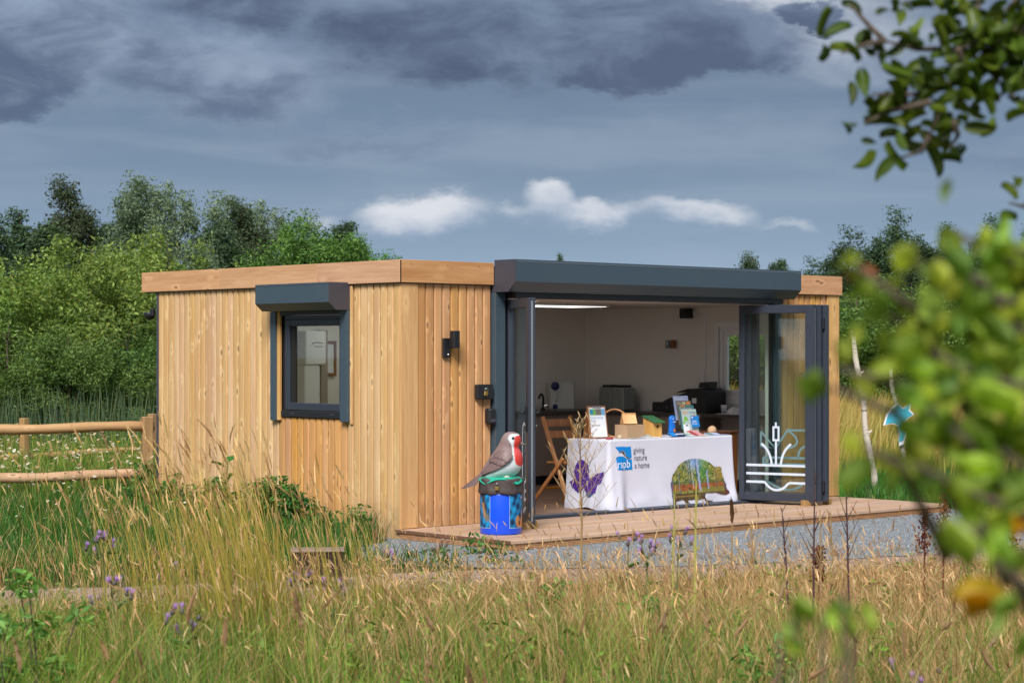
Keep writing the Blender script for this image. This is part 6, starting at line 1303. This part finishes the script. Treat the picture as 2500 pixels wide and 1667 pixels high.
def near_shrub():
    base = pt(.60, 2.0); t = thing('near_shrub', 'blurred bright green leafy shrub right in front of the camera at the right edge', 'shrub', tuple(base)); q = MB(); q.smooth = True; n_l = 0
    tg = lambda x, y, dd: pt(PX(x,dd), dd, 1.649-(y-858)/4957*dd)-base
    # shoots: (end x, end y, distance, leaves)
    shoots = [(2090,650,1.72,11),(2050,900,1.68,12),(2030,945,1.68,4),(2160,760,1.76,16),(2230,640,1.72,13),(2320,560,1.81,11),(2090,1080,1.68,5),(2190,980,1.68,12),(2280,860,1.72,16),(2380,700,1.76,17),(2470,600,1.81,16),(2230,1130,1.63,6),(2320,1040,1.68,10),(2410,920,1.68,16),(2490,800,1.72,17),(2290,1270,1.59,5),(2370,1200,1.63,6),(2450,1100,1.68,10),(2500,1000,1.68,11),(2420,1360,1.59,5),(2490,1280,1.63,5),(2490,640,1.89,12)]
    for x, y, dd, nl in shoots:
        e = tg(x, y, dd); s0 = tg(min(2620, x+260+random.uniform(-40,60)), y+260+random.uniform(-60,140), dd+.08); mid = (s0+e)/2+Vector((0,0,.03)); q.tube([tuple(s0),tuple(mid),tuple(e)], [.006,.0045,.002], 6)
        for i in range(nl):
            f = .35+.65*i/max(1, nl-1); p = s0.lerp(mid, f*2) if f < .5 else mid.lerp(e, f*2-1); p = p+Vector((random.gauss(0,.015),random.gauss(0,.018),random.gauss(0,.017)))
            rnd = random.random(); put_leaf(t, LVY if rnd < .0 else random.choice(LV), tuple(p), random.uniform(.7, 1.15)); n_l += 1
    for x, y in ((2425,1448),(2455,1452),(2485,1290)): put_leaf(t, LVY, tuple(tg(x, y, 1.65)), .75)
    for x, y in ((2095,655),(2110,668)): put_leaf(t, LVO, tuple(tg(x, y, 1.75)), .4)
    # main stems from the ground
    for x, y in ((2560,900),(2600,1200),(2640,1500)): e = tg(x, y, 2.05); q.tube([(random.uniform(-.05,.05),random.uniform(-.05,.05),0), tuple(e*.5+Vector((.03,0,0))), tuple(e)], [.014,.011,.006], 7)
    q.build('branch', M['trunk'], t)
near_shrub()
def low_sprig():
    base = pt(.24, 1.8); t = thing('low_sprig', 'blurred green sprig low in front of the dark stems', 'shrub', tuple(base)); tg = lambda x, y, dd: pt(PX(x,dd), dd, 1.649-(y-858)/4957*dd)-base; q = MB(); q.smooth = True
    for x, y in ((1940,1445),(2010,1490),(2060,1440),(1900,1540),(2080,1520)):
        e = tg(x, y, 1.8); q.tube([(0,0,0), tuple(e*.6+Vector((.01,0,.0))), tuple(e)], [.005,.004,.002], 6)
        for i in range(2): put_leaf(t, random.choice(LV), tuple(e+Vector((random.gauss(0,.01),random.gauss(0,.01),random.gauss(0,.012)))), .75)
    q.build('stem', M['trunk'], t)
low_sprig()
def overhang():
    base = pt(2.6, 5.2); t = thing('overhanging_tree', 'dark leafy branch hanging into the sky at the top right corner', 'tree', tuple(base)); tg = lambda x, y, dd: pt(PX(x,dd), dd, 1.649-(y-858)/4957*dd)-base; q = MB(); q.smooth = True
    q.tube([(0,0,0),(.05,0,1.5),(0,.05,3.2),(.1,0,4.6)], [.13,.11,.08,.04], 10)
    root = tg(2760,-160,3.8); q.tube([(0,.02,2.6), tuple((Vector((0,.02,2.6))+root)/2+Vector((0,0,.1))), tuple(root)], [.05,.035,.018], 8); nl_ = 0
    br = [((2760,-160),(2480,60),(2340,120),24),((2480,60),(2330,200),(2270,330),26),((2330,200),(2240,230),(2130,230),18),((2270,330),(2250,370),(2200,385),9),((2340,120),(2240,120),(2160,100),16),((2160,100),(2110,110),(2055,130),6),((2160,100),(2120,60),(2075,10),6),((2270,250),(2180,270),(2110,300),12),((2480,60),(2420,180),(2480,240),24),((2760,-160),(2400,-40),(2200,10),24),((2480,60),(2520,150),(2495,200),14),((2400,-40),(2380,60),(2420,120),22),((2330,300),(2340,330),(2320,360),8),((2340,120),(2360,180),(2340,260),16),((2600,380),(2500,505),(2465,495),5),((2760,-160),(2500,-20),(2440,40),26),((2520,0),(2480,120),(2440,170),24)]
    for a, m_, e, n in br:
        A, B_, E = tg(*a,3.7+random.uniform(-.12,.12)), tg(*m_,3.7), tg(*e,3.65); q.tube([tuple(A),tuple(B_),tuple(E)], [.006,.0045,.002], 6)
        for i in range(n):
            f = random.uniform(.15, 1.); p = A.lerp(B_, f*2) if f < .5 else B_.lerp(E, f*2-1); p = p+Vector((random.gauss(0,.020),random.gauss(0,.05),random.gauss(0,.020))); put_leaf(t, random.choice(LD), tuple(p), random.uniform(.5, .88), 1.0); nl_ += 1
    q.build('branch', M['trunk'], t)
overhang()
